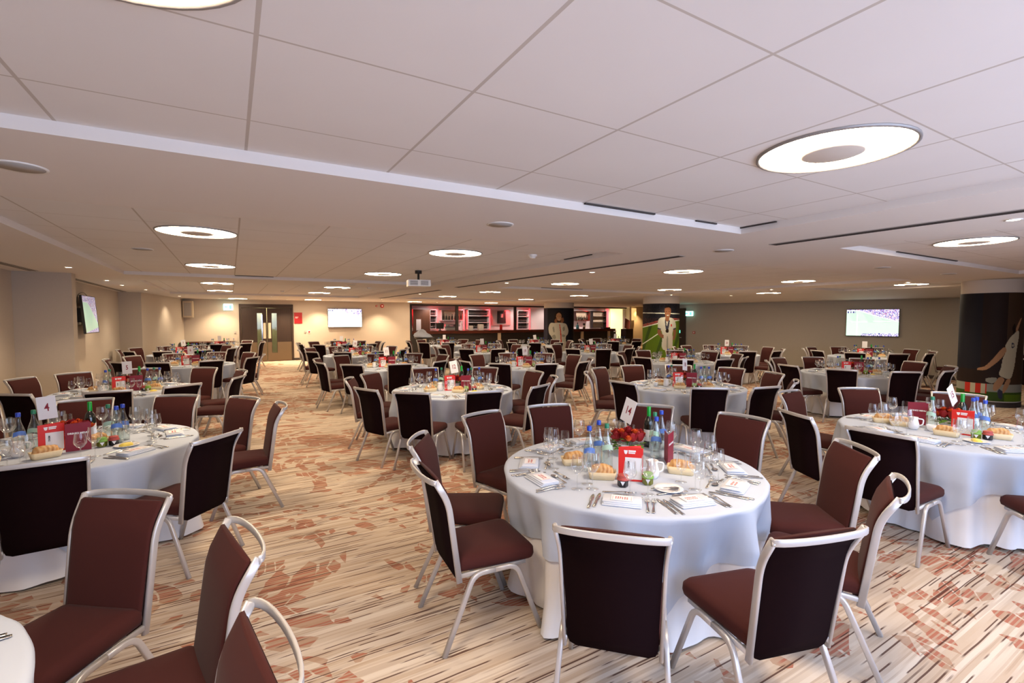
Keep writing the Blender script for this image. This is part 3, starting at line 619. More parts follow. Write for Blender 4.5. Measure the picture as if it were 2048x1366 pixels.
# ---------------------------------------------------------------- the bar
YC, YF = 23.4, 22.9
X0, X1 = 7.46, aty(1230, 662, YC).x
t = thing('bar_counter', 'long dark red wooden bar counter across the back opening', 'bar counter', ((X0 + X1) / 2, YC, 0)); L = (X1 - X0) / 2
MB().box(-L, L, -.05, .65, .99, 1.14).obj('worktop', M_BARWOOD, t); MB().box(-L, L, .12, .6, 0, .99).obj('front_panel', M_SHELF, t)
for px_ in (1000, 1166, 1219, 850): xx = aty(px_, 680, YC).x - t.location.x; MB().box(xx - .09, xx + .09, .05, .12, 0, .99).obj('pale_upright', M_CREAM, t)
t = thing('bar_header_frame', 'dark wooden frame around the bar opening', 'frame', ((X0 + 21) / 2, YF, 0)); Lh = (21.9 - X0) / 2; cx_ = t.location.x = (X0 + 21.9) / 2
MB().box(-Lh, Lh, -.06, .06, 2.42, 2.50).obj('header_beam', M_SHELF, t)
for px_, wd in ((821, .06), (913.5, .07), (1030, .06)): xx = aty(px_, 640, YF).x - cx_; MB().box(xx - wd, xx + wd, -.06, .06, 1.141 if px_ > 850 else 0, 2.42).obj('post', M_SHELF, t)
def cab(name, lab, cat, x0, x1, y0, y1, Y=25.45, dep=.30):
    a, c = aty(x0, y0, Y), aty(x1, y1, Y); return thing(name, lab, cat, ((a.x + c.x) / 2, Y, c.z)), abs(c.x - a.x) / 2, a.z - c.z
bar_glass = MB().lathe([(.03, 0), (.004, .005), (.004, .07), (.035, .10), (.04, .13), (.032, .17)], 8, m=M_GLASS).mesh('bar_glass', M_GLASS)
bar_bottle = MB().lathe([(.0005, 0), (.037, 0), (.037, .18), (.014, .24), (.014, .30), (.0005, .30)], 8).mesh('bar_bottle', M_WGLASS)
ORD = 'first second third fourth fifth sixth seventh eighth ninth tenth eleventh twelfth thirteenth'.split()
SHORT = {'narrow black shelf niche at the left of the bar': 'narrow left bar niche', 'cream backed bottle shelf behind the bar': 'cream backed bar shelf', 'wide black glass shelf in the bar middle': 'wide black bar shelf', 'black shelf niche beside the white bar panel': 'niche beside the white bar panel', 'bottle shelf right of the black pillar': 'bottle shelf right of the black pillar', 'warm lit glass shelf right of the black pillar': 'warm lit bar shelf'}
def shelf_unit(x0, x1, y0, y1, rows, back, side, lab, what='glass', n=9):
    t, hw, ht = cab('shelf_unit', lab, 'shelf', x0, x1, y0, y1)
    MB().box(-hw, hw, .08, .11, 0, ht).obj('back_panel', back, t)
    b = MB(); b.box(-hw, -hw + .03, -.2, .08, 0, ht); b.box(hw - .03, hw, -.2, .08, 0, ht); b.box(-hw, hw, -.2, .08, ht - .03, ht); b.obj('side_panel', side, t)
    for r_ in range(rows):
        z = ht * r_ / rows + .0; MB().box(-hw + .03, hw - .03, -.2, .08, z, z + .025).obj('shelf', side, t)
        for k in range(n):
            x = t.location.x - hw + .08 + (2 * hw - .12) * (k + .5) / n; w_ = what if what != 'mix' else ('bottle' if r_ == rows - 1 else 'glass')
            o = link('bar_glass' if w_ == 'glass' else 'liquor_bottle', bar_glass if w_ == 'glass' else bar_bottle, None, (x, 25.45 - .08, t.location.z + z + .026)); o.scale = (1.1, 1.1, 1.15)
            tag(o, '%s %s from the left, %s row, %s' % (ORD[k], 'glass' if w_ == 'glass' else 'dark bottle', ('lowest', 'middle', 'top')[r_] if rows > 1 else 'only', SHORT[lab]), 'glass' if w_ == 'glass' else 'bottle', ('glasses on the ' if w_ == 'glass' else 'bottles on the ') + lab)
shelf_unit(857, 872, 619, 658, 3, M_SHELF, M_BARWHITE, 'narrow black shelf niche at the left of the bar', 'glass', 5)
shelf_unit(880, 925, 619, 641, 1, M_CREAM, M_BARWHITE, 'cream backed bottle shelf behind the bar', 'bottle', 7)
shelf_unit(933, 976, 619, 658, 3, M_SHELF, M_BARWHITE, 'wide black glass shelf in the bar middle', 'glass', 13)
shelf_unit(1032, 1055, 621, 658, 3, M_SHELF, M_BARWHITE, 'black shelf niche beside the white bar panel', 'glass', 7)
shelf_unit(1148, 1176, 622, 642, 1, M_CREAM, M_BARWOOD, 'bottle shelf right of the black pillar', 'bottle', 8)
shelf_unit(1182, 1209, 622, 656, 3, M_CREAM, M_SHELF, 'warm lit glass shelf right of the black pillar', 'glass', 8)
t, hw, ht = cab('back_bar_cabinet', 'brown wooden panel cabinet at the left end of the bar', 'cabinet', 822, 856, 619, 662); MB().box(-hw, hw, -.35, .12, -1.0, ht).obj('body', wood('brown_panel', (.09, .035, .018), (.15, .065, .035)), t); MB().box(-hw * .65, -hw * .1, -.358, -.351, 0.05, ht * .55).obj('white_notice', M_PAPER, t)
t, hw, ht = cab('picture_frame', 'framed black picture on the pale bar mirror panel', 'picture', 985, 1022, 620, 650); MB().box(-hw, hw, .05, .12, 0, ht).obj('mirror', M_GRILLE, t); MB().box(-hw * .45, hw * .45, .02, .05, .12, ht - .06).obj('picture', M_SHELF, t); MB().box(-hw * .1, hw * .15, .012, .02, ht * .5, ht * .75).obj('pale_motif', M_GRILLE, t)
t, hw, ht = cab('back_bar_worktop', 'white back bar worktop behind the counter', 'worktop', 857, 1226, 659, 668, 25.3); t.location.z = .98; MB().box(-hw, hw, -.35, .2, -.1, 0).obj('worktop', M_BARWHITE, t); MB().box(-hw, hw, -.3, .2, -.98, -.1).obj('base', M_SHELF, t)
for i, (x0, x1) in enumerate(((873, 878), (926.5, 931), (978, 983), (1058, 1063), (1212, 1221))):
    t, hw, ht = cab('light_strip', 'vertical red light strip behind the bar, number %s from the left' % ('one', 'two', 'three', 'four', 'five')[i], 'light strip', x0, x1, 618, 658); MB().box(-hw * .25, hw * .25, .05, .11, 0, ht).obj('red_light', M_LED, t); MB().box(-hw, hw, .09, .12, 0, ht).obj('channel', M_BARWHITE, t)
for px_ in (826, 875, 929, 981, 1024, 1060, 1180, 1213):
    p = aty(px_, 616, 24.9); l = bpy.data.lights.new('red_bar_spot', 'SPOT'); l.energy = 190; l.color = (1, .03, .04); l.spot_size = R(75); l.spot_blend = .8; l.shadow_soft_size = .03
    o = link('red_bar_spot', l, None, (p.x, 25.15, 2.5)); o.rotation_euler = (R(28), 0, 0)
for px_ in (870, 955, 1050, 1110, 1170, 1200, 1235):
    p = aty(px_, 640, 24.5); spot((p.x, 24.5, 2.5), 75, (1, .80, .72), 140, tilt=(R(20), 0))
# objects on the counters
def bar_item(name, lab, cat, px_, py, Y, build, z=None):
    p = aty(px_, py, Y); t = thing(name, lab, cat, (p.x, Y, z if z is not None else 1.141)); build(t); return t
bar_item('till', 'black till screen on the left of the bar counter', 'till', 880, 655, 23.8, lambda t: (MB().box(-.20, .20, -.03, .03, .10, .42).obj('screen', M_BLACK, t), MB().lathe([(.10, 0), (.10, .02), (.03, .03), (.03, .12)], 12).obj('stand', M_BLACK, t)))
bar_item('coffee_machine', 'chrome and white coffee machine behind the bar', 'coffee machine', 903, 655, 25.15, lambda t: (MB().box(-.42, .42, -.2, .22, .0, .16).obj('base', M_CHROME, t), MB().box(-.42, .42, 0, .22, .16, .36).obj('body', M_WHITEMET, t), MB().box(-.45, .45, -.2, .24, .36, .48).obj('top', M_CHROME, t)), z=.981)
bar_item('menu_stand', 'red menu stand on the bar counter', 'menu stand', 1002, 655, 23.6, lambda t: (MB().box(-.08, .08, -.01, .01, 0, .30).obj('panel', M_RED, t), MB().box(-.1, .1, -.05, .05, 0, .01).obj('foot', M_BLACK, t)))
bar_item('paper_bag', 'white paper bag on the bar counter', 'bag', 961, 655, 23.6, lambda t: MB().loft([[(-.15, -.08, 0), (.15, -.08, 0), (.15, .08, 0), (-.15, .08, 0)], [(-.17, -.05, .28), (.17, -.05, .28), (.17, .05, .28), (-.17, .05, .28)], [(-.16, -.01, .34), (.18, -.01, .33), (.18, .01, .33), (-.16, .01, .34)]], smooth=False).obj('bag', M_PAPER, t))
bar_item('notice_board', 'small white printed notice on the bar counter', 'notice', 942, 655, 23.6, lambda t: MB().box(-.12, .12, -.01, .01, 0, .26).obj('panel', M_PAPER, t))
bar_item('water_dispenser', 'blue glass water bottle right of the black pillar', 'bottle', 1155, 655, 23.9, lambda t: (MB().lathe([(.0005, 0), (.09, 0), (.10, .1), (.09, .2), (.03, .28), (.03, .32), (.0005, .32)], 14).obj('bottle', mat('blue_glass', (.12, .45, .55), .1), t), MB().lathe([(.034, .32), (.034, .40), (.0005, .40)], 10).obj('cap', M_BLACK, t)))
bar_item('coffee_pot', 'black coffee flask on the bar right of the black pillar', 'flask', 1168, 655, 23.9, lambda t: (MB().lathe([(.0005, 0), (.08, 0), (.09, .15), (.07, .25), (.0005, .25)], 14).obj('jug', M_CHROME, t), MB().lathe([(.075, .25), (.085, .33), (.0005, .36)], 12).obj('lid', M_BLACK, t)))
bar_item('printer', 'low black box on the right end of the bar', 'printer', 1211, 655, 23.7, lambda t: MB().box(-.28, .28, -.15, .15, 0, .09).obj('case', M_BLACK, t))
bar_item('soap_bottle', 'small clear pump bottle at the far left of the bar', 'bottle', 824, 655, 23.6, lambda t: (MB().lathe([(.0005, 0), (.04, 0), (.04, .15), (.012, .2)], 10).obj('bottle', M_BARWHITE, t), MB().lathe([(.014, .2), (.014, .26), (.0005, .26)], 8).obj('pump', M_PAPER, t)))
# lit passage and warm wall right of the bar
a, c = aty(1233, 618, 25.2), aty(1246, 700, 25.2)
t = thing('door_3', None, None, ((a.x + c.x) / 2, 25.45, 0)); t['kind'] = 'structure'
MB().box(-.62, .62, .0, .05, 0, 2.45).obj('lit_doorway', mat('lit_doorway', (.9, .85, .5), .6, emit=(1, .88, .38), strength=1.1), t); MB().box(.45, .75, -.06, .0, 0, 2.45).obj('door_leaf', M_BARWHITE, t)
a = aty(1262, 640, 22.5); struct(MB().box(a.x, 24.3, 22.5, 22.62, 0, 2.6).obj('wall_bar_return', M_WALL))
a = aty(1269, 640, 22.3)
t = thing('wall_lamp', 'gold pleated wall lamp right of the bar', 'lamp', (a.x, 22.38, 0)); b = MB(); b.loft([[(.17 * cos(q) * (1 + .04 * (k % 2)), -.02 + .1 * sin(q), z) for k, q in enumerate([2 * PI * k / 28 for k in range(28)])] for z in (1.68, 2.44)]); b.obj('shade', M_GOLD, t); MB().box(-.03, .03, .03, .12, 1.9, 2.1).obj('bracket', M_GRILLE, t)
spot((a.x + .2, 22.0, 2.5), 190, (1, .62, .25), 100)
a = aty(1254, 662, 22.0)
t = thing('lectern', 'dark red slanted board on a black stand beside the bar', 'lectern', (a.x, 22.0, 0), R(8)); b = MB(); b.box(-.24, .24, -.02, .02, 0, .62, M=Matrix.Translation((0, 0, 1.15)) @ Matrix.Rotation(R(20), 4, 'Y') @ Matrix.Rotation(R(-12), 4, 'X')); b.obj('board', mat('plum_board', (.28, .07, .09), .5), t); MB().box(-.35, .35, -.2, .2, 0, 1.15).obj('cabinet', M_SHELF, t)
# tray stand with bundled white linen
a = atz(848, 676, 1.0); t = thing('tray_stand', 'folding stand holding a black tray before the left of the bar', 'tray stand', (7.05, 19.4, 0), R(-30))
b = MB()
for s in (-1, 1):
    b.sweep([(-.3, s * .22, .0), (.25, s * .22, .92)], circ(.013, 6)); b.sweep([(.3, s * .2, .0), (-.25, s * .2, .92)], circ(.013, 6))
b.obj('legs_frame', M_BLACK, t); MB().loft([[(.36 * cos(q), .28 * sin(q), .925) for q in [2 * PI * k / 24 for k in range(24)]], [(.44 * cos(q), .34 * sin(q), .98) for q in [2 * PI * k / 24 for k in range(24)]]]).obj('tray', M_BLACK, t)
rn = random.Random(3); b = MB(); rings = []
for j in range(12):
    u = j / 11; z = .99 + .33 * u ** .8; rr = .36 * (1 - u ** 1.3) + .03
    rings.append([(rr * cos(2 * PI * k / 30) * (1 + .22 * noise.noise((cos(k * .21) * 2, sin(k * .21) * 2, u * 3))) - .16 * u ** .5 * (1 - u) - .1 * u, rr * .8 * sin(2 * PI * k / 30) * (1 + .25 * noise.noise((k * .5, u * 4, 2))), z + .05 * noise.noise((k * .7, u * 5, 5)) * (u > .05)) for k in range(30)])
o = b.loft(rings).obj('linen_bundle', M_CLOTH, None); o.location = (7.05, 19.4, 0); tag(o, 'heap of bundled white linen on the black tray', 'linen')

# ================================================================ furniture prototypes
HID = (0, 0, -50)
PROTO = []
def proto(o): PROTO.append(o); return o
def build_chair(single=False):
    sx = (1, -1); parts = []
    def outl(ins, z, k=5):
        pts = []; f, bk, y1, y0 = .225 - ins, .200 - ins, .255 - ins, -.205 + ins; r = .05
        for (cx, cy_, a0) in ((f - r, y1 - r, 0), (-f + r, y1 - r, 90), (-bk + r * .5, y0 + r * .5, 180), (bk - r * .5, y0 + r * .5, 270)):
            rr = r if cy_ > 0 else r * .5
            for i in range(k + 1): a = R(a0 + 90 * i / k); pts.append((cx + rr * cos(a), cy_ + rr * sin(a), z))
        return pts
    b = MB().loft([outl(.02, .402), outl(.004, .408), outl(0, .425), outl(.002, .455), outl(.016, .473), outl(.05, .482), outl(.12, .486)], M_FAB); parts.append(('seat', b, M_FAB))
    path = [(-.180, .355, .150), (-.184, .37, .178), (-.190, .40, .188), (-.205, .50, .190), (-.232, .68, .196), (-.250, .79, .201), (-.266, .84, .204), (-.296, .893, .208), (-.306, .910, .209), (-.309, .917, .200)]
    def slab(y0, y1, m, bow=0, cut=0):
        rings = []
        for (y, z, hw) in path[:len(path) - cut]:
            top = [(hw * cos(PI * i / 8) * 1.0, y + y1 + bow * sin(PI * i / 8), z) for i in range(9)]
            rings.append([(hw, y + y0, z)] + top[0:] + [(-hw, y + y0, z)])
        return MB().loft(rings, m)
    parts.append(('backrest', slab(-.004, .005, M_FAB, .011), M_FAB)); parts.append(('back_cover', slab(-.026, -.0045, M_FABB, 0, 2), M_FABB))
    for s in sx:
        pp = bez([(s * .200, -.200, .352), (s * .211, -.262, .80), (s * .222, -.335, .925)], 5)
        parts.append(('side_post', MB().sweep(pp, rrect(.008, .0165, .006, 2), M_SIL), M_SIL))
    cr = [(.228 * -cos(PI * i / 12), -.330 - .050 * sin(PI * i / 12) ** .9, .918 + .008 * sin(PI * i / 12)) for i in range(13)]
    parts.append(('crest_rail', MB().sweep(cr, rrect(.0145, .0055, .004, 2), M_SIL, ref=(0, 0, 1)), M_SIL))
    b = MB()
    for s in sx: b.sweep([(s * .198, -.215, .386), (s * .206, .19, .392)], rrect(.009, .013, .004, 1), M_SIL)
    b.sweep([(-.2, -.12, .388), (.2, -.12, .388)], circ(.009, 6), M_SIL, ref=(0, 0, 1)); b.sweep([(-.2, .12, .391), (.2, .12, .391)], circ(.009, 6), M_SIL, ref=(0, 0, 1))
    parts.append(('seat_frame', b, M_SIL))
    for s in sx:
        for e in (1, -1):
            pts = bez([(s * .219, .0, .390), (s * .222, e * .125, .392), (s * .243, e * (.272 if e > 0 else .300), .0)], 6)
            parts.append(('leg', MB().sweep(pts, rrect(.0115, .0135, .006, 2), M_SIL), M_SIL))
    if single:
        b = MB()
        for nm, p, m in parts: b.merge(p.mesh('tmp', m))
        return b.mesh('banquet_chair')
    t = thing('banquet_chair', 'x', 'chair', HID)
    for nm, p, m in parts: p.obj(nm, m, t)
    return t
CHAIR = proto(build_chair()); CHAIR1 = build_chair(True)

def simple(name, mesh): return (name, mesh)
def lathe_mesh(name, prof, n, m): return MB().lathe(prof, n).mesh(name, m)
# glasses: nearest have bowl, stem, foot
def glass_tree(nm, bowl, stem, foot, n=18):
    t = thing(nm, 'x', 'glass', HID); MB().lathe(bowl, n).obj('bowl', M_GLASS, t); MB().lathe(stem, 8).obj('stem', M_GLASS, t); MB().lathe(foot, n).obj('foot', M_GLASS, t); return t
WG = ([(.004, .098), (.020, .104), (.043, .138), (.045, .146), (.040, .185), (.036, .220)], [(.005, .004), (.0035, .03), (.0035, .085), (.006, .098)], [(.036, 0), (.036, .002), (.005, .005)])
WW = ([(.004, .090), (.018, .096), (.036, .122), (.038, .135), (.033, .170), (.030, .200)], [(.005, .004), (.0035, .03), (.0035, .08), (.006, .090)], [(.033, 0), (.033, .002), (.005, .005)])
TG = ([(.004, .070), (.024, .078), (.031, .10), (.031, .150), (.029, .185)], [(.005, .004), (.0035, .03), (.0035, .06), (.006, .070)], [(.034, 0), (.034, .002), (.005, .005)])
G_TREE = [proto(glass_tree(nm, *p)) for nm, p in (('red_wine_glass', WG), ('white_wine_glass', WW), ('water_goblet', TG))]
G_MESH = [lathe_mesh(nm, [q for q in (p[2] + p[1] + p[0])], 10, M_GLASS) for nm, p in (('red_wine_glass', WG), ('white_wine_glass', WW), ('water_goblet', TG))]
GNAME = ['red_wine_glass', 'white_wine_glass', 'water_goblet']
# cutlery, lying along +Y, handle at -Y
def taper(b, pts, m=None):
    """flat tapered bar: list of (y, half width, z)"""
    vs = []; fs = []
    for (y, hw, z) in pts: vs += [(-hw, y, z), (hw, y, z), (hw, y, z + .0022), (-hw, y, z + .0022)]
    for i in range(len(pts) - 1):
        for j in range(4): fs.append((i * 4 + j, i * 4 + (j + 1) % 4, i * 4 + 4 + (j + 1) % 4, i * 4 + 4 + j))
    fs += [(3, 2, 1, 0), tuple(len(pts) * 4 - 4 + j for j in range(4))]; b.add(vs, fs, m); return b
def mk_fork():
    b = MB(); taper(b, [(-.10, .006, .002), (-.095, .008, .002), (-.03, .004, .006), (.02, .003, .010), (.03, .010, .007), (.045, .012, .004)])
    for k in range(4): x = -.0095 + .0063 * k; b.add([(x - .0016, .044, .004), (x + .0016, .044, .004), (x + .001, .092, .009), (x - .001, .092, .009), (x - .0016, .044, .006), (x + .0016, .044, .006), (x + .001, .092, .0105), (x - .001, .092, .0105)], [(0, 1, 2, 3), (7, 6, 5, 4), (0, 4, 5, 1), (2, 6, 7, 3), (1, 5, 6, 2), (3, 7, 4, 0)])
    return b.mesh('fork', M_STEEL)
def mk_knife():
    b = MB(); taper(b, [(-.105, .006, .001), (-.10, .009, .001), (-.02, .0065, .002), (.0, .005, .003), (.01, .010, .002), (.07, .010, .001), (.10, .006, .001), (.108, .001, .001)]); return b.mesh('knife', M_STEEL)
def mk_spoon():
    b = MB(); taper(b, [(-.09, .005, .002), (-.085, .007, .002), (-.03, .0035, .006), (.02, .003, .010)])
    rings = [[(s_ * .019 * cos(2 * PI * i / 12), .047 + s_ * .030 * sin(2 * PI * i / 12), .0015 + .007 * s_ * s_) for i in range(12)] for s_ in (.02, .5, .8, 1)]; b.loft(rings, cap=False); return b.mesh('spoon', M_STEEL)
FORK, KNIFE, SPOON = mk_fork(), mk_knife(), mk_spoon()
# napkin and printed card
def mk_napkin():
    b = MB()
    for k, (dx, dy, hw, hl) in enumerate(((0, 0, .105, .064), (.004, .006, .102, .060), (.0, .010, .104, .055))):
        z = .001 + k * .0065; sec = [(x + dx, y + dy) for x, y in rrect(hw, hl, .006, 2)]
        b.loft([[(x * .985, y * .985, z) for x, y in sec], [(x, y, z + .002) for x, y in sec], [(x, y, z + .004) for x, y in sec], [(x * .985, y * .985, z + .006) for x, y in sec]])
    return b.mesh('napkin', M_NAP)
NAPKIN = mk_napkin()
def mk_pcard():
    b = MB(); b.box(-.058, .058, -.038, .038, 0, .0015, M_PAPER)
    rr = random.Random(5)
    for j in range(2):
        for k in range(6): b.box(-.036 + .012 * k, -.036 + .012 * k + .008 * rr.uniform(.6, 1), .004 - .018 * j, .014 - .018 * j + .003 * rr.random(), .0015, .0019, M_REDP)
    for s_ in (-1, 1): b.box(s_ * .05 - .0008, s_ * .05 + .0008, -.026, .026, .0015, .0019, M_REDP)
    return b.mesh('printed_card')
PCARD = mk_pcard()
# bottles
def bottle_tree(cap, lbl, nm='water_bottle'):
    t = thing(nm, 'x', 'bottle', HID)
    MB().lathe([(.0005, .002), (.038, .002), (.042, .01), (.042, .115), (.036, .16), (.017, .225), (.0135, .25), (.0135, .272)], 18).obj('body', M_BGLASS, t)
    MB().lathe([(.0005, .004), (.036, .004), (.0385, .012), (.0385, .115), (.033, .150), (.0005, .150)], 14).obj('water', M_GLASS, t)
    MB().lathe([(.0155, .268), (.0155, .296), (.013, .299), (.0005, .299)], 14).obj('cap', cap, t)
    b = MB(); vs = []; fs = []
    for i in range(9):
        a = -PI / 2 + (i / 8 - .5) * 2.2; zz = .118 + .012 * sin(i * .4)
        for z in (zz, zz + .034): rr = .0432 - max(0, z - .115) * .133; vs.append((rr * cos(a), rr * sin(a), z))
    for i in range(8): fs.append((2 * i, 2 * i + 2, 2 * i + 3, 2 * i + 1))
    b.add(vs, fs); b.obj('label', lbl, t); return t
WATER_B = proto(bottle_tree(M_BLUECAP, M_LBL)); WATER_G = proto(bottle_tree(M_GREENCAP, M_LBLG))
def wine_tree():
    t = thing('wine_bottle', 'x', 'bottle', HID)
    MB().lathe([(.0005, 0), (.036, 0), (.037, .01), (.037, .18), (.030, .215), (.0145, .245), (.014, .26)], 16).obj('body', M_WGLASS, t)
    MB().lathe([(.0155, .235), (.0155, .315), (.014, .318), (.0005, .318)], 14).obj('foil', M_GREEN, t); MB().lathe([(.0376, .05), (.0376, .14)], 16).obj('label', M_PAPER, t); return t
WINE = proto(wine_tree())
# bread in a wooden tray
def mk_tray():
    b = MB(); o = rrect(.088, .050, .018, 3); i_ = rrect(.083, .045, .016, 3); lo = rrect(.076, .042, .016, 3)
    b.loft([[(x, y, 0) for x, y in lo], [(x, y, .048) for x, y in o], [(x, y, .048) for x, y in i_], [(x * .93, y * .93, .004) for x, y in lo]]); return b.mesh('wooden_tray', M_TRAY)
def mk_loaf(seed):
    rings = []; r_ = random.Random(seed)
    for j in range(13):
        u = -1 + 2 * j / 12; L = math.sqrt(max(0, 1 - u ** 4)) * .96 + .04
        rings.append([(u * .077, .040 * L * cos(a), .034 + .052 * L * max(-.45, sin(a)) * (1 + .035 * sin(7 * u + seed) + .05 * sin(3 * u + seed * 2))) for a in [2 * PI * k / 14 for k in range(14)]])
    return MB().loft(rings).mesh('bread_loaf', M_BREAD)
TRAY, LOAVES = mk_tray(), [mk_loaf(k) for k in range(3)]
def jar_tree(jam, lid, nm):
    t = thing(nm, 'x', 'jar', HID); MB().lathe([(.0005, 0), (.029, 0), (.032, .006), (.032, .045), (.027, .055)], 6, smooth=False).obj('jar', jam, t)
    MB().lathe([(.036, .042), (.034, .052), (.030, .056), (.032, .068), (.026, .073), (.0005, .075)], 18).obj('lid', lid, t)
    b = MB(); b.add([(-.014, -.0325, .038), (.014, -.0325, .038), (0, -.0325, .012)], [(0, 1, 2)]); b.obj('label', M_PAPER, t); return t
JAR_D = proto(jar_tree(M_JAMD, M_RLID, 'jam_jar')); JAR_G = proto(jar_tree(M_JAMG, M_GLID, 'relish_jar'))
def jug_tree():
    t = thing('milk_jug', 'x', 'jug', HID); b = MB(); b.lathe([(.0005, 0), (.030, 0), (.040, .02), (.042, .045), (.034, .075), (.030, .095), (.034, .112), (.031, .112), (.028, .09), (.030, .05), (.0005, .01)], 20); b.obj('body', M_CER, t)
    MB().sweep(bez([(.034, 0, .098), (.072, 0, .095), (.066, 0, .045), (.040, 0, .035)], 5), circ(.0055, 8), ref=(0, 1, 0)).obj('handle', M_CER, t)
    MB().loft([[(-.030, .012, .085), (-.034, 0, .082), (-.030, -.012, .085)], [(-.033, .014, .112), (-.050, 0, .118), (-.033, -.014, .112)]], closed=False, cap=False).obj('spout', M_CER, t); return t
JUG = proto(jug_tree())
PLATE = lathe_mesh('side_plate', [(.0005, .004), (.05, .004), (.058, .008), (.082, .014), (.084, .012), (.058, .003), (.045, .0), (.0005, .0)], 28, M_CER)
BUTTERM = MB().loft([[(.045 * s_ * cos(2 * PI * i / 14) * (1 + .15 * sin(i * 2.3)), .03 * s_ * sin(2 * PI * i / 14) * (1 + .2 * sin(i * 1.7)), z) for i in range(14)] for s_, z in ((1, .0), (1.02, .01), (.7, .02), (.2, .024))]).mesh('butter_portion', M_BUTTER)
SUGAR = lathe_mesh('sugar_bowl', [(.0005, 0), (.024, 0), (.036, .02), (.040, .055), (.037, .055), (.033, .02), (.0005, .006)], 18, M_CER)
# flowers
def rose_mesh(seed, m, r=.03):
    rr = random.Random(seed); b = MB()
    for layer in range(4):
        R_ = r * (1 - .2 * layer); n = 5 if layer < 2 else 3
        for k in range(n):
            a0 = 2 * PI * k / n + layer * .7 + rr.random() * .3; rows = []
            for j in range(5):
                t_ = j / 4; rad = R_ * (.35 + .75 * math.sin(t_ * 1.7)) ; z = -r * .6 + t_ * r * (1.25 + .18 * layer); wd = .62 * (1 - .25 * t_ ** 3) * 2 * PI / n * .75
                rows.append([((rad + (.15 * R_ if j == 4 and layer < 2 else 0)) * cos(a0 + wd * u), (rad + (.15 * R_ if j == 4 and layer < 2 else 0)) * sin(a0 + wd * u), z - .06 * R_ * abs(u) * j) for u in (-1, -.5, 0, .5, 1)])
            b.loft(rows, cap=False, closed=False)
    return b.mesh('rose', m)
ROSES = [rose_mesh(k, M_ROSE) for k in range(2)]; OFLW = rose_mesh(9, M_ROSE2, .018)
def leaf_cluster(seed, n=26, rad=.11):
    rr = random.Random(seed); b = MB()
    for _ in range(n):
        a = rr.random() * 2 * PI; el = rr.uniform(-.1, .9); L = rr.uniform(.05, .08); wd = L * .32; base = Vector((cos(a), sin(a), 0)) * rr.uniform(.02, rad * .7); base.z = rr.uniform(.05, .13)
        dr = Vector((cos(a) * cos(el), sin(a) * cos(el), sin(el))); sd = dr.cross(Vector((0, 0, 1))).normalized() * wd; bend = Vector((0, 0, -.015))
        b.add([base, base + dr * L * .4 + sd, base + dr * L + bend, base + dr * L * .4 - sd, base + dr * L * .45 + Vector((0, 0, .006))], [(0, 1, 4), (1, 2, 4), (2, 3, 4), (3, 0, 4)])
        b.sweep([(base.x * .5, base.y * .5, .04), base], circ(.0015, 4))
    return b.mesh('foliage', M_LEAF)
LEAVES = leaf_cluster(4, 46, .15)
BOWLM = MB().lathe([(.0005, 0), (.05, 0), (.075, .03), (.085, .085), (.080, .085), (.0005, .06)], 20).mesh('bowl', M_CER)
def flowers_tree():
    t = thing('flower_arrangement', 'x', 'flowers', HID); link('bowl', BOWLM, t); link('foliage', LEAVES, t); rr = random.Random(2)
    for k in range(9):
        a = 2 * PI * k / 8 + .3; q = .085 if k < 8 else 0; o = link('rose', ROSES[k % 2], t, (q * cos(a), q * sin(a), .125 + .03 * (k == 8) + .018 * rr.random())); o.rotation_euler = (-.5 * sin(a) * (k < 8), .5 * cos(a) * (k < 8), rr.random() * 6); o.scale = [1.15 + .25 * rr.random()] * 3
    for k in range(6):
        a = 2 * PI * k / 6 + .2; q = .055 if k % 2 else .115; o = link('orange_flower', OFLW, t, (q * cos(a), q * sin(a), .172 if k % 2 else .14)); o.scale = [1.25] * 3
    return t
FLOW = proto(flowers_tree())
fm = MB(); fm.merge(BOWLM); fm.merge(LEAVES)
for ch in FLOW.children:
    if ch.name.startswith(('rose', 'orange')): fm.merge(ch.data, Matrix.LocRotScale(ch.location, ch.rotation_euler, ch.scale))
FLOW1 = fm.mesh('flower_arrangement')
# menus
def menu_tree(kind):
    t = thing('menu' if kind == 'red' else 'drinks_menu', 'x', 'menu', HID); m = M_RED if kind == 'red' else M_BUR; a = R(24)
    for s, nm in ((1, 'front_panel'), (-1, 'back_panel')):
        b = MB(); b.box(-.074, .074, -.001, .001, 0, .21, M=Matrix.Translation((0, 0, 0)) @ Matrix.Translation((-.074, 0, 0)) @ Matrix.Rotation(0 if s > 0 else a, 4, 'Z') @ Matrix.Translation((.074, 0, 0))); b.obj(nm, m, t)
    if kind == 'red':
        MB().box(-.034, .068, -.0025, -.0014, .012, .148).obj('white_page', M_PAPER, t)
        for s, (tx, x) in enumerate((('MENU', -.004), ('MATCH', -.020))):
            if s == 0: lettering('page_lettering', 'MENU', .016, M_INK, t, (-.014, -.003, .125), (R(90), R(90), 0), .0006, 'LEFT')
        b = MB()
        for k in range(4): b.box(-.026 + .0, .0 - .02 + .0, -.003, -.0026, .03 + k * .0, .031)
        b.obj('small_print', M_INK, t)
        b = MB(); b.add([(-.042, -.0015, .192), (-.018, -.0015, .192), (-.022, -.0015, .172), (-.03, -.0015, .166), (-.038, -.0015, .172)], [(0, 1, 2, 3, 4)]); b.box(-.014, .03, -.0018, -.0012, .183, .193); b.box(-.014, .026, -.0018, -.0012, .172, .180); b.obj('emblem', M_PAPER, t)
    else:
        lettering('title_lettering', 'DRINKS MENU', .0185, M_PAPER, t, (0, -.0025, .135), (R(90), 0, 0), .0009)
    return t
MENU_R = proto(menu_tree('red')); MENU_B = proto(menu_tree('burgundy'))
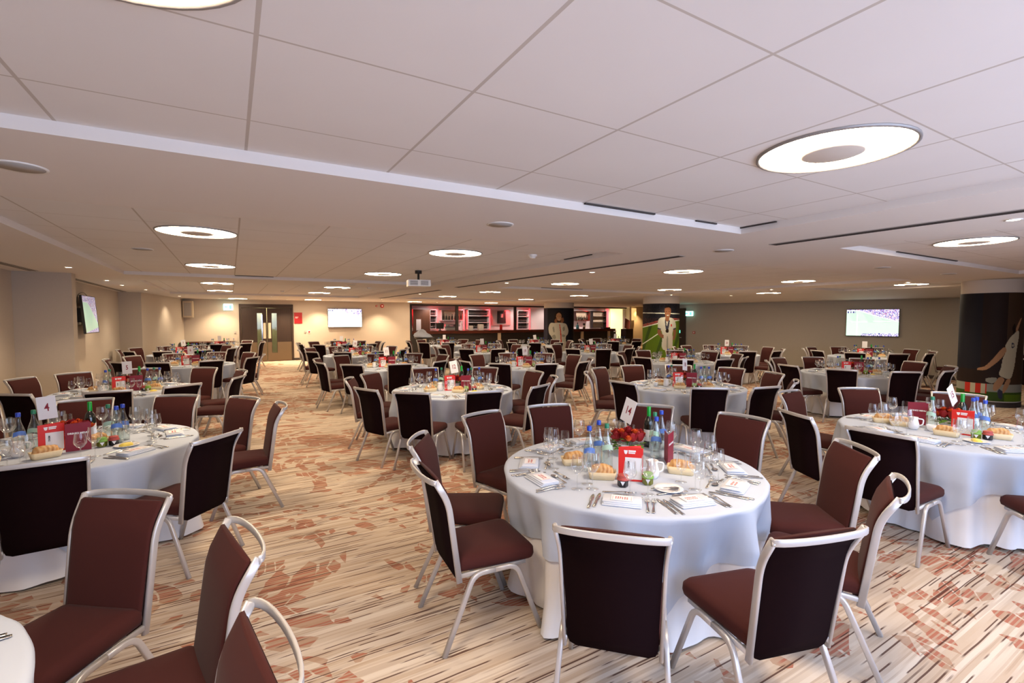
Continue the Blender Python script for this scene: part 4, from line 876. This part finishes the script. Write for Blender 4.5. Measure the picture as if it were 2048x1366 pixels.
def number_card(n, loc, rz, lab, tilt=0, lean=0, zc=.30):
    t = thing('table_number', lab, 'table number', loc, rz, 'table number cards')
    T = Matrix.Translation((0, 0, zc)) @ Matrix.Rotation(lean, 4, 'Y') @ Matrix.Rotation(tilt, 4, 'X')
    MB().box(-.056, .056, -.001, .001, -.088, .088, M=T).obj('card', M_PAPER, t)
    if n:
        me = text_mesh(str(n), .085, .0012, spacing=.95).copy(); me.materials.clear(); me.materials.append(M_REDINK); me.transform(T @ Matrix.Translation((0, -.0018, 0)) @ Matrix.Rotation(R(90), 4, 'X') @ Matrix.Scale(.72, 4, (1, 0, 0)))
        link('numeral', me, t)
    MB().sweep([(0, 0, .10), T @ Vector((0, 0, -.07))], circ(.002, 6)).obj('holder_stick', M_TRAY, t); return t
# tables and cloths
TTOP = .752; RAD = .855
def build_table():
    t = thing('round_table', 'x', 'table', HID); MB().lathe([(.0005, .70), (.80, .70), (.81, .71), (.81, .738), (.80, .746), (.0005, .746)], 40).obj('tabletop', M_TRAY, t)
    for k in range(4):
        a = PI / 4 + k * PI / 2; MB().sweep([(.45 * cos(a), .45 * sin(a), .70), (.58 * cos(a), .58 * sin(a), 0)], circ(.014, 8)).obj('leg', M_BLACK, t)
    return t
TABLE = proto(build_table())
def cloth_mesh(seed, angs, over=True, n=180, rot0=None):
    rr = random.Random(seed); ph = [rr.random() * 6.28 for _ in range(4)]; rot = rr.random() * PI / 2; rot = rot if rot0 is None else rot0; rings = []
    R0 = RAD
    def zh(a):
        if not over: return .025 + .012 * sin(5 * a + ph[0])
        c = max(abs(cos(a - rot)), abs(sin(a - rot))); k = (1 / c - 1) / .414; return .445 - .27 * k ** 1.2 + .012 * sin(7 * a + ph[1])
    def near(a):
        if not angs: return 0
        dd = min(abs((a - b + PI) % (2 * PI) - PI) for b in angs); return max(0, min(1, 1.8 * (1 - dd / .42)))
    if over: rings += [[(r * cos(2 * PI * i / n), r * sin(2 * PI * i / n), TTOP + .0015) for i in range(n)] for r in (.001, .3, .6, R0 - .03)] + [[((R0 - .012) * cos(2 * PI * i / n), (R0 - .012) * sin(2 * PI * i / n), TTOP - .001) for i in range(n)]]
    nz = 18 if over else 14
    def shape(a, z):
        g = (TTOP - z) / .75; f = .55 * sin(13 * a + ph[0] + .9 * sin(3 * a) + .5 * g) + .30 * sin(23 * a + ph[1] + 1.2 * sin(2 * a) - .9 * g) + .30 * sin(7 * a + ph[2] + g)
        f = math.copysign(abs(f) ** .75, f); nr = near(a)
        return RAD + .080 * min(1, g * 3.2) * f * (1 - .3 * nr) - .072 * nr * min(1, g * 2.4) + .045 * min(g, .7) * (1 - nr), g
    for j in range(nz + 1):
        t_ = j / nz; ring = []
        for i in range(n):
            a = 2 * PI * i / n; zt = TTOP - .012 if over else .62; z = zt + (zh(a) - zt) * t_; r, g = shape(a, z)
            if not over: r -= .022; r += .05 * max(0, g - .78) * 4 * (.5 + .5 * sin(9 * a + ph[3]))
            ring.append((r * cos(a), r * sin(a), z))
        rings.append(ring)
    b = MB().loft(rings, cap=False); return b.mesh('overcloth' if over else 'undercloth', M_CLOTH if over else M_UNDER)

# ================================================================ the tables
def vis(p, pad=90):
    v = Vector(p) - CAM; dd = v.dot(FW)
    if dd < .3: return False
    x = 1024 + F * v.dot(RT) / dd; y = 683 - F * v.dot(UP) / dd; return -pad < x < 2048 + pad and -pad < y < 1366 + pad
def ring10(ph): return [((ph + 36 * k + 180) % 360) - 180 for k in range(10)]
# name, centre, words, seat angles (deg), detail, number, seed
TABS = [
 ('14', (2.32, 2.385), 'the nearest central table', [-137, -104, -68, -36, 5, 39, 77, 108, 146, 175], 'A', '14', 1),
 ('Q', (-1.36, 1.73), 'the cut off lower left table', [50, 15, (-21, 1.475, .55), 88, -58], 'A', None, 2),
 ('4', (-1.12, 5.0), 'the nearest left wall table', [(-83, 1.2), -45, (6, 1.50), (32, 1.45), 66, 98, 130, 165, -160, -124], 'A', '4', 3),
 ('P', (5.58, 1.68), 'the right edge table', [-179, 150, 92, 52, 16, -20, -56, -92, -132], 'A', '15', 4),
 ('12', (2.72, 6.32), 'the second aisle side table', [-132, -98, -64, -29, 2, 43, 86, 129, 156, -160], 'A', '12', 5),
 ('K', (5.88, 4.88), 'the second centre right table', [-173, -129, -98, -63, -24, 8, 44, 79, 112, 141], 'A', '18', 6),
 ('5', (-1.27, 8.55), 'the second left wall table', [-89, -60, -22, 14, 52, 90, 126, 152, -170, -126], 'A', '5', 7),
 ('H', (5.42, 8.72), 'the third centre right table', ring10(3), 'B', '19', 8),
 ('10', (2.85, 10.1), 'the third aisle side table', ring10(12), 'B', '11', 9),
 ('N', (10.05, 4.5), 'the right television table', ring10(-18), 'B', None, 10),
 ('L', (9.1, 7.75), 'the grey wall table', ring10(8), 'B', None, 11),
 ('6', (-.78, 12.7), 'the third left wall table', ring10(0), 'B', '6', 12),
 ('M', (12.3, 8.75), 'the far grey wall table', ring10(20), 'C', '20', 13),
 ('C', (3.0, 13.8), 'the fourth aisle side table', ring10(-6), 'C', '10', 14),
 ('E', (6.6, 13.1), 'the left bar table', ring10(10), 'C', None, 15),
 ('I', (9.45, 11.4), 'the black pillar table', ring10(30), 'C', None, 16),
 ('O', (14.7, 6.3), 'the rearmost right wall table', ring10(15), 'C', None, 17),
 ('7', (-1.2, 16.6), 'the fourth left wall table', ring10(4), 'C', '7', 18),
 ('F', (7.0, 17.0), 'the bar end table', ring10(0), 'C', None, 19),
 ('G', (9.9, 15.2), 'the middle bar table', ring10(22), 'C', None, 20),
 ('D', (3.35, 17.6), 'the back television table', ring10(14), 'C', None, 21),
 ('J', (13.3, 14.5), 'the pitch banner table', ring10(9), 'C', None, 22),
 ('8', (-.35, 20.0), 'the back corner table', [-164, -128, -92, -56, -20, 16, 52], 'C', None, 23),
 ('S', (15.4, 2.3), 'the right pillar table', ring10(25), 'C', None, 24),
]
CNT = {}; OVER = {}
LIMIT = {'glass': 296, 'fork': 296, 'knife': 296, 'spoon': 296}
GRP = {'glass': 'stemmed glasses on the tables', 'fork': 'forks laid on the tables', 'knife': 'knives laid on the tables', 'spoon': 'spoons laid on the tables'}
OCC = []; FOOT = {'flowers': .105, 'wine': .038, 'water': .044, 'menu': .062, 'jar': .036, 'jug': .055, 'plate': .088, 'sugar': .044, 'glass': .043, 'tray': .078, 'napkin': .085}
def settle(kind, loc):
    """the nearest free spot on the cloth for something with this footprint"""
    r = FOOT.get(kind)
    if r is None: return loc
    for k in range(60):
        q = .008 * k; a = k * 2.4; x, y = loc[0] + q * cos(a), loc[1] + q * sin(a)
        if all((x - ox) ** 2 + (y - oy) ** 2 > (r + orr) ** 2 for ox, oy, orr in OCC): break
    else: x, y = loc[0], loc[1]
    OCC.append((x, y, r)); return (x, y, loc[2])
def put(kind, src, loc, rz, label, cat, group, name=None):
    if kind in FOOT: loc = settle(kind, loc)
    if not vis(loc): return None
    lim = LIMIT.get(kind)
    if lim is not None:
        CNT[kind] = CNT.get(kind, 0) + 1
        if CNT[kind] > lim:
            me = src if isinstance(src, bpy.types.Mesh) else None
            OVER.setdefault(kind, []).append((me, Matrix.Translation(loc) @ Matrix.Rotation(rz, 4, 'Z'))); return None
    if isinstance(src, bpy.types.Mesh): o = link(name or src.name.split('.')[0], src, None, loc, rz)
    else: o = copy_tree(src); o.location = loc; o.rotation_euler = (0, 0, rz)
    tag(o, label, cat, group); return o
PLN = ['nearest', 'near right', 'front right', 'rear right', 'far right', 'farthest', 'far left', 'rear left', 'front left', 'near left']
def place_names(c, angs):
    tc = math.degrees(math.atan2(-c[1], -c[0])); dl = sorted(((a - tc + 540) % 360 - 180, i) for i, a in enumerate(angs)); n = len(dl)
    k0 = min(range(n), key=lambda k: abs(dl[k][0])); nm = {}
    if n == 10:
        for k in range(n): nm[dl[(k0 + k) % n][1]] = PLN[k]
    else:
        used = set()
        for k in range(n):
            dd, i = dl[k]; w_ = PLN[round(dd / 36) % 10]
            while w_ in used: w_ = PLN[(PLN.index(w_) + 1) % 10]
            used.add(w_); nm[i] = w_
    return nm
def in_room(x, y):
    if x < -3.0 or (y > 12 and x < -2.72) or (y > 17.4 and x < -2.15 + max(0, y - 17.8) * .157) or y > 22.05: return False
    if 10.55 < y < 12.2 and x < -2.05: return False
    A = Vector((18.9, 1.2)); v = Vector((x, y)) - A
    if v.dot(Vector((dn.x, dn.y))) < .35: return False
    for (px_, py_, r_) in ((a1.x, 19.0, .72), (D2 * sin(b2), D2 * cos(b2), .6), (D3 * sin(b3), D3 * cos(b3), .475)):
        if math.hypot(x - px_, y - py_) < r_ + .36: return False
    return True
CHP = []
def add_chair(c, a, words, place, far, ra=1.10, rot=0, jx=0):
    x, y = c[0] + ra * cos(a), c[1] + ra * sin(a); rz = a + PI / 2 + rot
    if not in_room(x + .3 * cos(a), y + .3 * sin(a)): return
    if not vis((x, y, .9), 160) and not vis((x, y, .3), 160): return
    for ra2 in (ra, ra - .08, ra - .15, ra - .21):
        x, y = c[0] + ra2 * cos(a), c[1] + ra2 * sin(a)
        if not any(math.hypot(x - p[0], y - p[1]) < .57 and p[2] != c for p in CHP): break
    if any(math.hypot(x - p[0], y - p[1]) < .47 for p in CHP): return
    CHP.append((x, y, c))
    if far: o = link('banquet_chair', CHAIR1, None, (x, y, 0), rz)
    else: o = copy_tree(CHAIR); o.location = (x, y, 0); o.rotation_euler = (0, 0, rz)
    tag(o, 'maroon banquet chair with silver frame, %s seat at %s' % (place, words), 'chair', 'banquet chairs around the round tables')
for (nm, c, words, angs, lod, num, seed) in TABS:
    OCC.clear(); pend = []; rr = random.Random(seed * 13 + 1); cx, cy_ = c; rot_ = [a[2] if isinstance(a, tuple) and len(a) > 2 else 0 for a in angs]; rad_ = [a[1] - .32 if isinstance(a, tuple) else 1.10 for a in angs]; angs = [a[0] if isinstance(a, tuple) else a for a in angs]; pn = place_names(c, angs); ra = [R(a) for a in angs]; z = TTOP + .003
    tc = math.atan2(-cy_, -cx); ef = Vector((-cos(tc), -sin(tc))); er = Vector((ef.y, -ef.x)); rzc = tc + PI / 2   # er: to the viewer's right, ef: away; rzc turns -Y to the viewer
    far = lod == 'C' and math.hypot(cx, cy_) > 15.5
    o = copy_tree(TABLE); o.location = (cx, cy_, 0); o.rotation_euler = (0, 0, rr.random() * 3); tag(o, 'round banquet table under a white cloth, %s' % words, 'table', 'round banquet tables')
    t = thing('tablecloth', 'pale two layer tablecloth draped over %s' % words, 'tablecloth', (cx, cy_, 0), 0, 'pale tablecloths on the round tables')
    link('undercloth', cloth_mesh(seed, ra, False, 144, rot0={'14': R(-122 + 45), 'P': R(-170 + 45)}.get(nm)), t); link('overcloth', cloth_mesh(seed, ra, True, rot0={'14': R(-122 + 45), 'P': R(-170 + 45)}.get(nm)), t)
    for i, a in enumerate(ra):
        add_chair(c, a, words, pn[i], far, rad_[i] + rr.uniform(-.02, .03), rr.uniform(-.06, .06) + rot_[i])
    def at(u, v): p = Vector((cx, cy_)) + er * u + ef * v; return (p.x, p.y, z)
    # ---- place settings
    for i, a in enumerate(ra):
        e = Vector((cos(a), sin(a))); tg = Vector((-sin(a), cos(a))); pl = pn[i]
        def L(r_, s): p = Vector((cx, cy_)) + e * r_ + tg * s; return (p.x, p.y, z)
        rzp = a - PI / 2 + PI + rr.uniform(-.05, .05)   # local +Y towards the centre
        if lod == 'C' and far and i % 2: pass
        else:
            put('napkin', NAPKIN, L(.68, 0), rzp, 'folded pale napkin at the %s place of %s' % (pl, words), 'napkin', 'folded napkins on the tables')
            if lod == 'A': 
                p = L(.672, .0); put('pcard', PCARD, (p[0], p[1], z + .0225), rzp, 'white card with red print on the %s napkin of %s' % (pl, words), 'card', 'printed cards on the napkins')
        if lod in 'AB' :
            for (kd, me, r_, s, dr) in (('fork', FORK, .69, .135, 0), ('fork', FORK, .69, .168, 0), ('knife', KNIFE, .69, -.135, 0), ('knife', KNIFE, .69, -.165, 0), ('spoon', SPOON, .572, .02, PI / 2), ('fork', FORK, .530, -.02, -PI / 2)):
                if lod == 'B' and (s in (.168, -.165, -.02)): continue
                wn = {('fork', .135): 'inner fork', ('fork', .168): 'outer fork', ('knife', -.135): 'inner knife', ('knife', -.165): 'outer knife', ('spoon', .02): 'dessert spoon', ('fork', -.02): 'dessert fork'}[(kd, s)]
                put(kd, me, L(r_ + rr.uniform(-.015, .015), s), rzp + dr + rr.uniform(-.10, .10), 'steel %s at the %s place of %s' % (wn, pl, words), 'cutlery', GRP[kd], kd)
        gl = [(0, .50, -.17), (1, .53, -.25)] + ([(2, .44, -.22)] if i % 2 == 0 else [])
        if lod == 'C' and i % 2 and far: gl = gl[:1]
        for (g, r_, s) in gl:
            src = G_TREE[g] if (nm in ('14', 'Q', '4', 'P')) else G_MESH[g]
            loc = L(r_ + rr.uniform(-.02, .02), s + rr.uniform(-.015, .015))
            pend.append((g, 'glass', src, loc, rr.random() * 3, '%s at the %s place of %s' % (('large wine glass', 'smaller wine glass', 'straight sided goblet')[g], pl, words), 'glass', GRP['glass'], GNAME[g]))
    # ---- middle of the table
    W = ' on ' + words
    if nm == '14':
        def pp(x, y): q = atz(x, y, z); return (q.x, q.y, z)
        flo, card = pp(1256, 908), None
        breads = [(pp(1148, 928), .35), (pp(1204, 956), .1), (pp(1362, 946), -.15)]
        waters = [(pp(1178, 941), 0, 'leftmost'), (pp(1197, 925), 0, 'second from left'), (pp(1213, 934), 1, 'green capped, behind the bread'), (pp(1312, 915), 0, 'right of the flowers'), (pp(1309, 902), 1, 'green capped, right of the flowers'), (pp(1322, 897), 0, 'rearmost at right')]
        wine = pp(1297, 893); mr, mb_ = (pp(1261, 962), -.02), (pp(1341, 925), 1.25); jars = [pp(1252, 970), pp(1270, 963)]; jug = pp(1305, 955); plate = pp(1310, 967); sug = None
    else:
        flo = at(rr.uniform(-.02, .02), .06)
        off = rr.uniform(-.3, .3)
        breads = [(at(.36 * sin(off + k * 1.257), -.33 * cos(off + k * 1.257)), rr.uniform(-.6, .6)) for k in range(5 if lod != 'C' else 3)]
        if nm == '4': breads = [(at(-.62, -.16), .2), (at(-.46, -.30), .15), (at(-.13, -.30), .25), (at(.16, -.05), .6)]
        waters = [(at(-.24, .02), 0, 'leftmost'), (at(-.20, .15), 1, 'green capped at left'), (at(.22, -.02), 0, 'right of the flowers'), (at(.27, .10), 1, 'green capped at right'), (at(.33, .02), 0, 'rightmost')]
        if nm == '4': waters = [(at(-.28, .04), 0, 'leftmost'), (at(-.20, .12), 1, 'green capped at left'), (at(.19, -.06), 0, 'right of the menus'), (at(.24, .04), 1, 'green capped at right'), (at(.33, -.02), 0, 'rightmost')]
        wine = at(.13, .16); mr, mb_ = (at(-.10, -.12), .15), (at(.09, -.10), -.1); jars = [at(.26, -.17), at(.19, -.19)]; jug = at(-.28, -.14); plate = at(.30, -.27); sug = at(-.33, -.06)
        if nm == 'P': mr, mb_ = (at(.06, -.14), -.25), (at(-.25, .12), .1); jug = at(-.22, -.02); sug = at(-.18, -.10); breads = [(at(-.50, .02), .3), (at(-.36, -.05), .2), (at(-.04, -.28), -.2), (at(.28, -.12), .1)]; waters = [(at(-.14, .0), 1, 'big clear one with green cap'), (at(.0, .05), 0, 'with blue cap beside the flowers'), (at(.10, .12), 0, 'rearmost'), (at(.2, .02), 0, 'rightmost')]; plate = at(.14, -.20)
        if nm == '12': mr, mb_ = (at(-.04, -.12), .1), (at(.19, -.08), -.15)
    dq = math.hypot(cx, cy_)
    fo = put('flowers', FLOW if lod != 'C' else FLOW1, flo, rr.random() * 3, 'low arrangement of red roses and leaves' + W, 'flowers', 'rose arrangements on the tables', 'flower_arrangement')
    if num or lod == 'C':
        lean = {'14': R(14), '4': R(-6), '5': R(-3), '12': R(-12), 'P': R(-22)}.get(nm, R(rr.uniform(-10, 10)))
        tw = {'14': -.8, 'P': 1.25, 'K': .95}.get(nm, rr.uniform(-.25, .25))
        fx = {'14': (.0, .0), '4': (-.14, -.0)}.get(nm, (0, 0)); q = Vector(flo) + Vector((*(er * fx[0] + ef * fx[1]), 0))
        if vis(q): number_card(num, (q.x, q.y, z), rzc + tw, 'white number card %son a stick, %s' % (('reading %s ' % num) if num else '', words), R(-8), lean, .315 if nm != '14' else .325)
    for k, (p, ang) in enumerate(breads):
        wn = 'wooden tray' if 1 else ''
        side = ('first', 'second', 'third', 'fourth', 'fifth')[k]
        put('tray', TRAY, p, rzc + ang, 'small pale wooden bread tray, %s of those%s' % (side, W), 'tray', 'wooden bread trays on the tables', 'wooden_tray')
        if OCC: p = OCC[-1]
        put('loaf', LOAVES[k % 3], (p[0], p[1], z + .004), rzc + ang, 'crusty bread loaf in the %s wooden tray%s' % (side, W), 'bread', 'bread loaves in the wooden trays', 'bread_loaf')
    for (p, g, wd) in waters: put('water', WATER_G if g else WATER_B, p, rzc + rr.uniform(-.6, .6), 'clear water bottle, %s%s' % (wd, ',' + W if len(wd) < 14 else W), 'bottle', 'water bottles on the tables')
    put('wine', WINE, wine, rzc, 'dark wine bottle with green foil' + W, 'bottle', 'wine bottles on the tables')
    put('menu', MENU_R, mr[0], rzc + mr[1], 'standing red menu with white page' + W, 'menu', 'red menus on the tables'); put('menu', MENU_B, mb_[0], rzc + mb_[1], 'standing burgundy drinks menu' + W, 'menu', 'burgundy drinks menus on the tables')
    if lod != 'C' or not far:
        put('jar', JAR_D, jars[0], rzc, 'dark jam jar with red gingham lid' + W, 'jar', 'dark jam jars on the tables'); put('jar', JAR_G, jars[1], rzc, 'green relish jar with green gingham lid' + W, 'jar', 'green relish jars on the tables')
    if lod != 'C':
        put('jug', JUG, jug, rzc + .3, 'small white milk jug' + W, 'jug', 'white milk jugs on the tables')
        if put('plate', PLATE, plate, 0, 'white side plate' + W, 'plate', 'white side plates on the tables', 'side_plate'):
            plate = OCC[-1]
            if nm == '14':
                put('spoon', SPOON, (plate[0] - .02, plate[1], z + .008), rzc - 1.3, 'small steel spoon lying on the white side plate of the nearest central table', 'cutlery', GRP['spoon'], 'spoon')
            else: put('butter', BUTTERM, (plate[0], plate[1], z + .005), rr.random(), 'yellow butter portion on the side plate' + W, 'butter', 'butter portions on the tables', 'butter_portion')
        if sug: put('sugar', SUGAR, sug, 0, 'white sugar bowl' + W, 'bowl', 'white sugar bowls on the tables', 'sugar_bowl')
    for (g, *args) in pend:
        if CNT.get('glass', 0) >= LIMIT['glass']: args[1] = G_MESH[g]
        put(*args)
# spare chairs standing along the right wall and behind the pillar
for k, (x, y, a, lab) in enumerate(((16.3, 5.1, 200, 'maroon chair in the row before the right wall, leftmost'), (13.0, 2.2, 250, 'maroon chair just beside the right edge pillar'))):
    if in_room(x, y): tag(link('banquet_chair', CHAIR1, None, (x, y, 0), R(a)), lab, 'chair', 'banquet chairs around the round tables')
# the copies too many to list one by one
for kd, items in OVER.items():
    b = MB()
    for me, M in items:
        if me: b.merge(me, M)
    nmx = {'glass': 'distant_glasses', 'fork': 'distant_forks', 'knife': 'distant_knives', 'spoon': 'distant_spoons'}[kd]
    o = b.obj(nmx, M_GLASS if kd == 'glass' else M_STEEL); tag(o, 'the many small %s standing on the distant tables' % nmx.replace('distant_', ''), 'glassware' if kd == 'glass' else 'cutlery', None, 'stuff')
def kill(o):
    for ch in list(o.children): kill(ch)
    bpy.data.objects.remove(o)
for o in PROTO: kill(o)
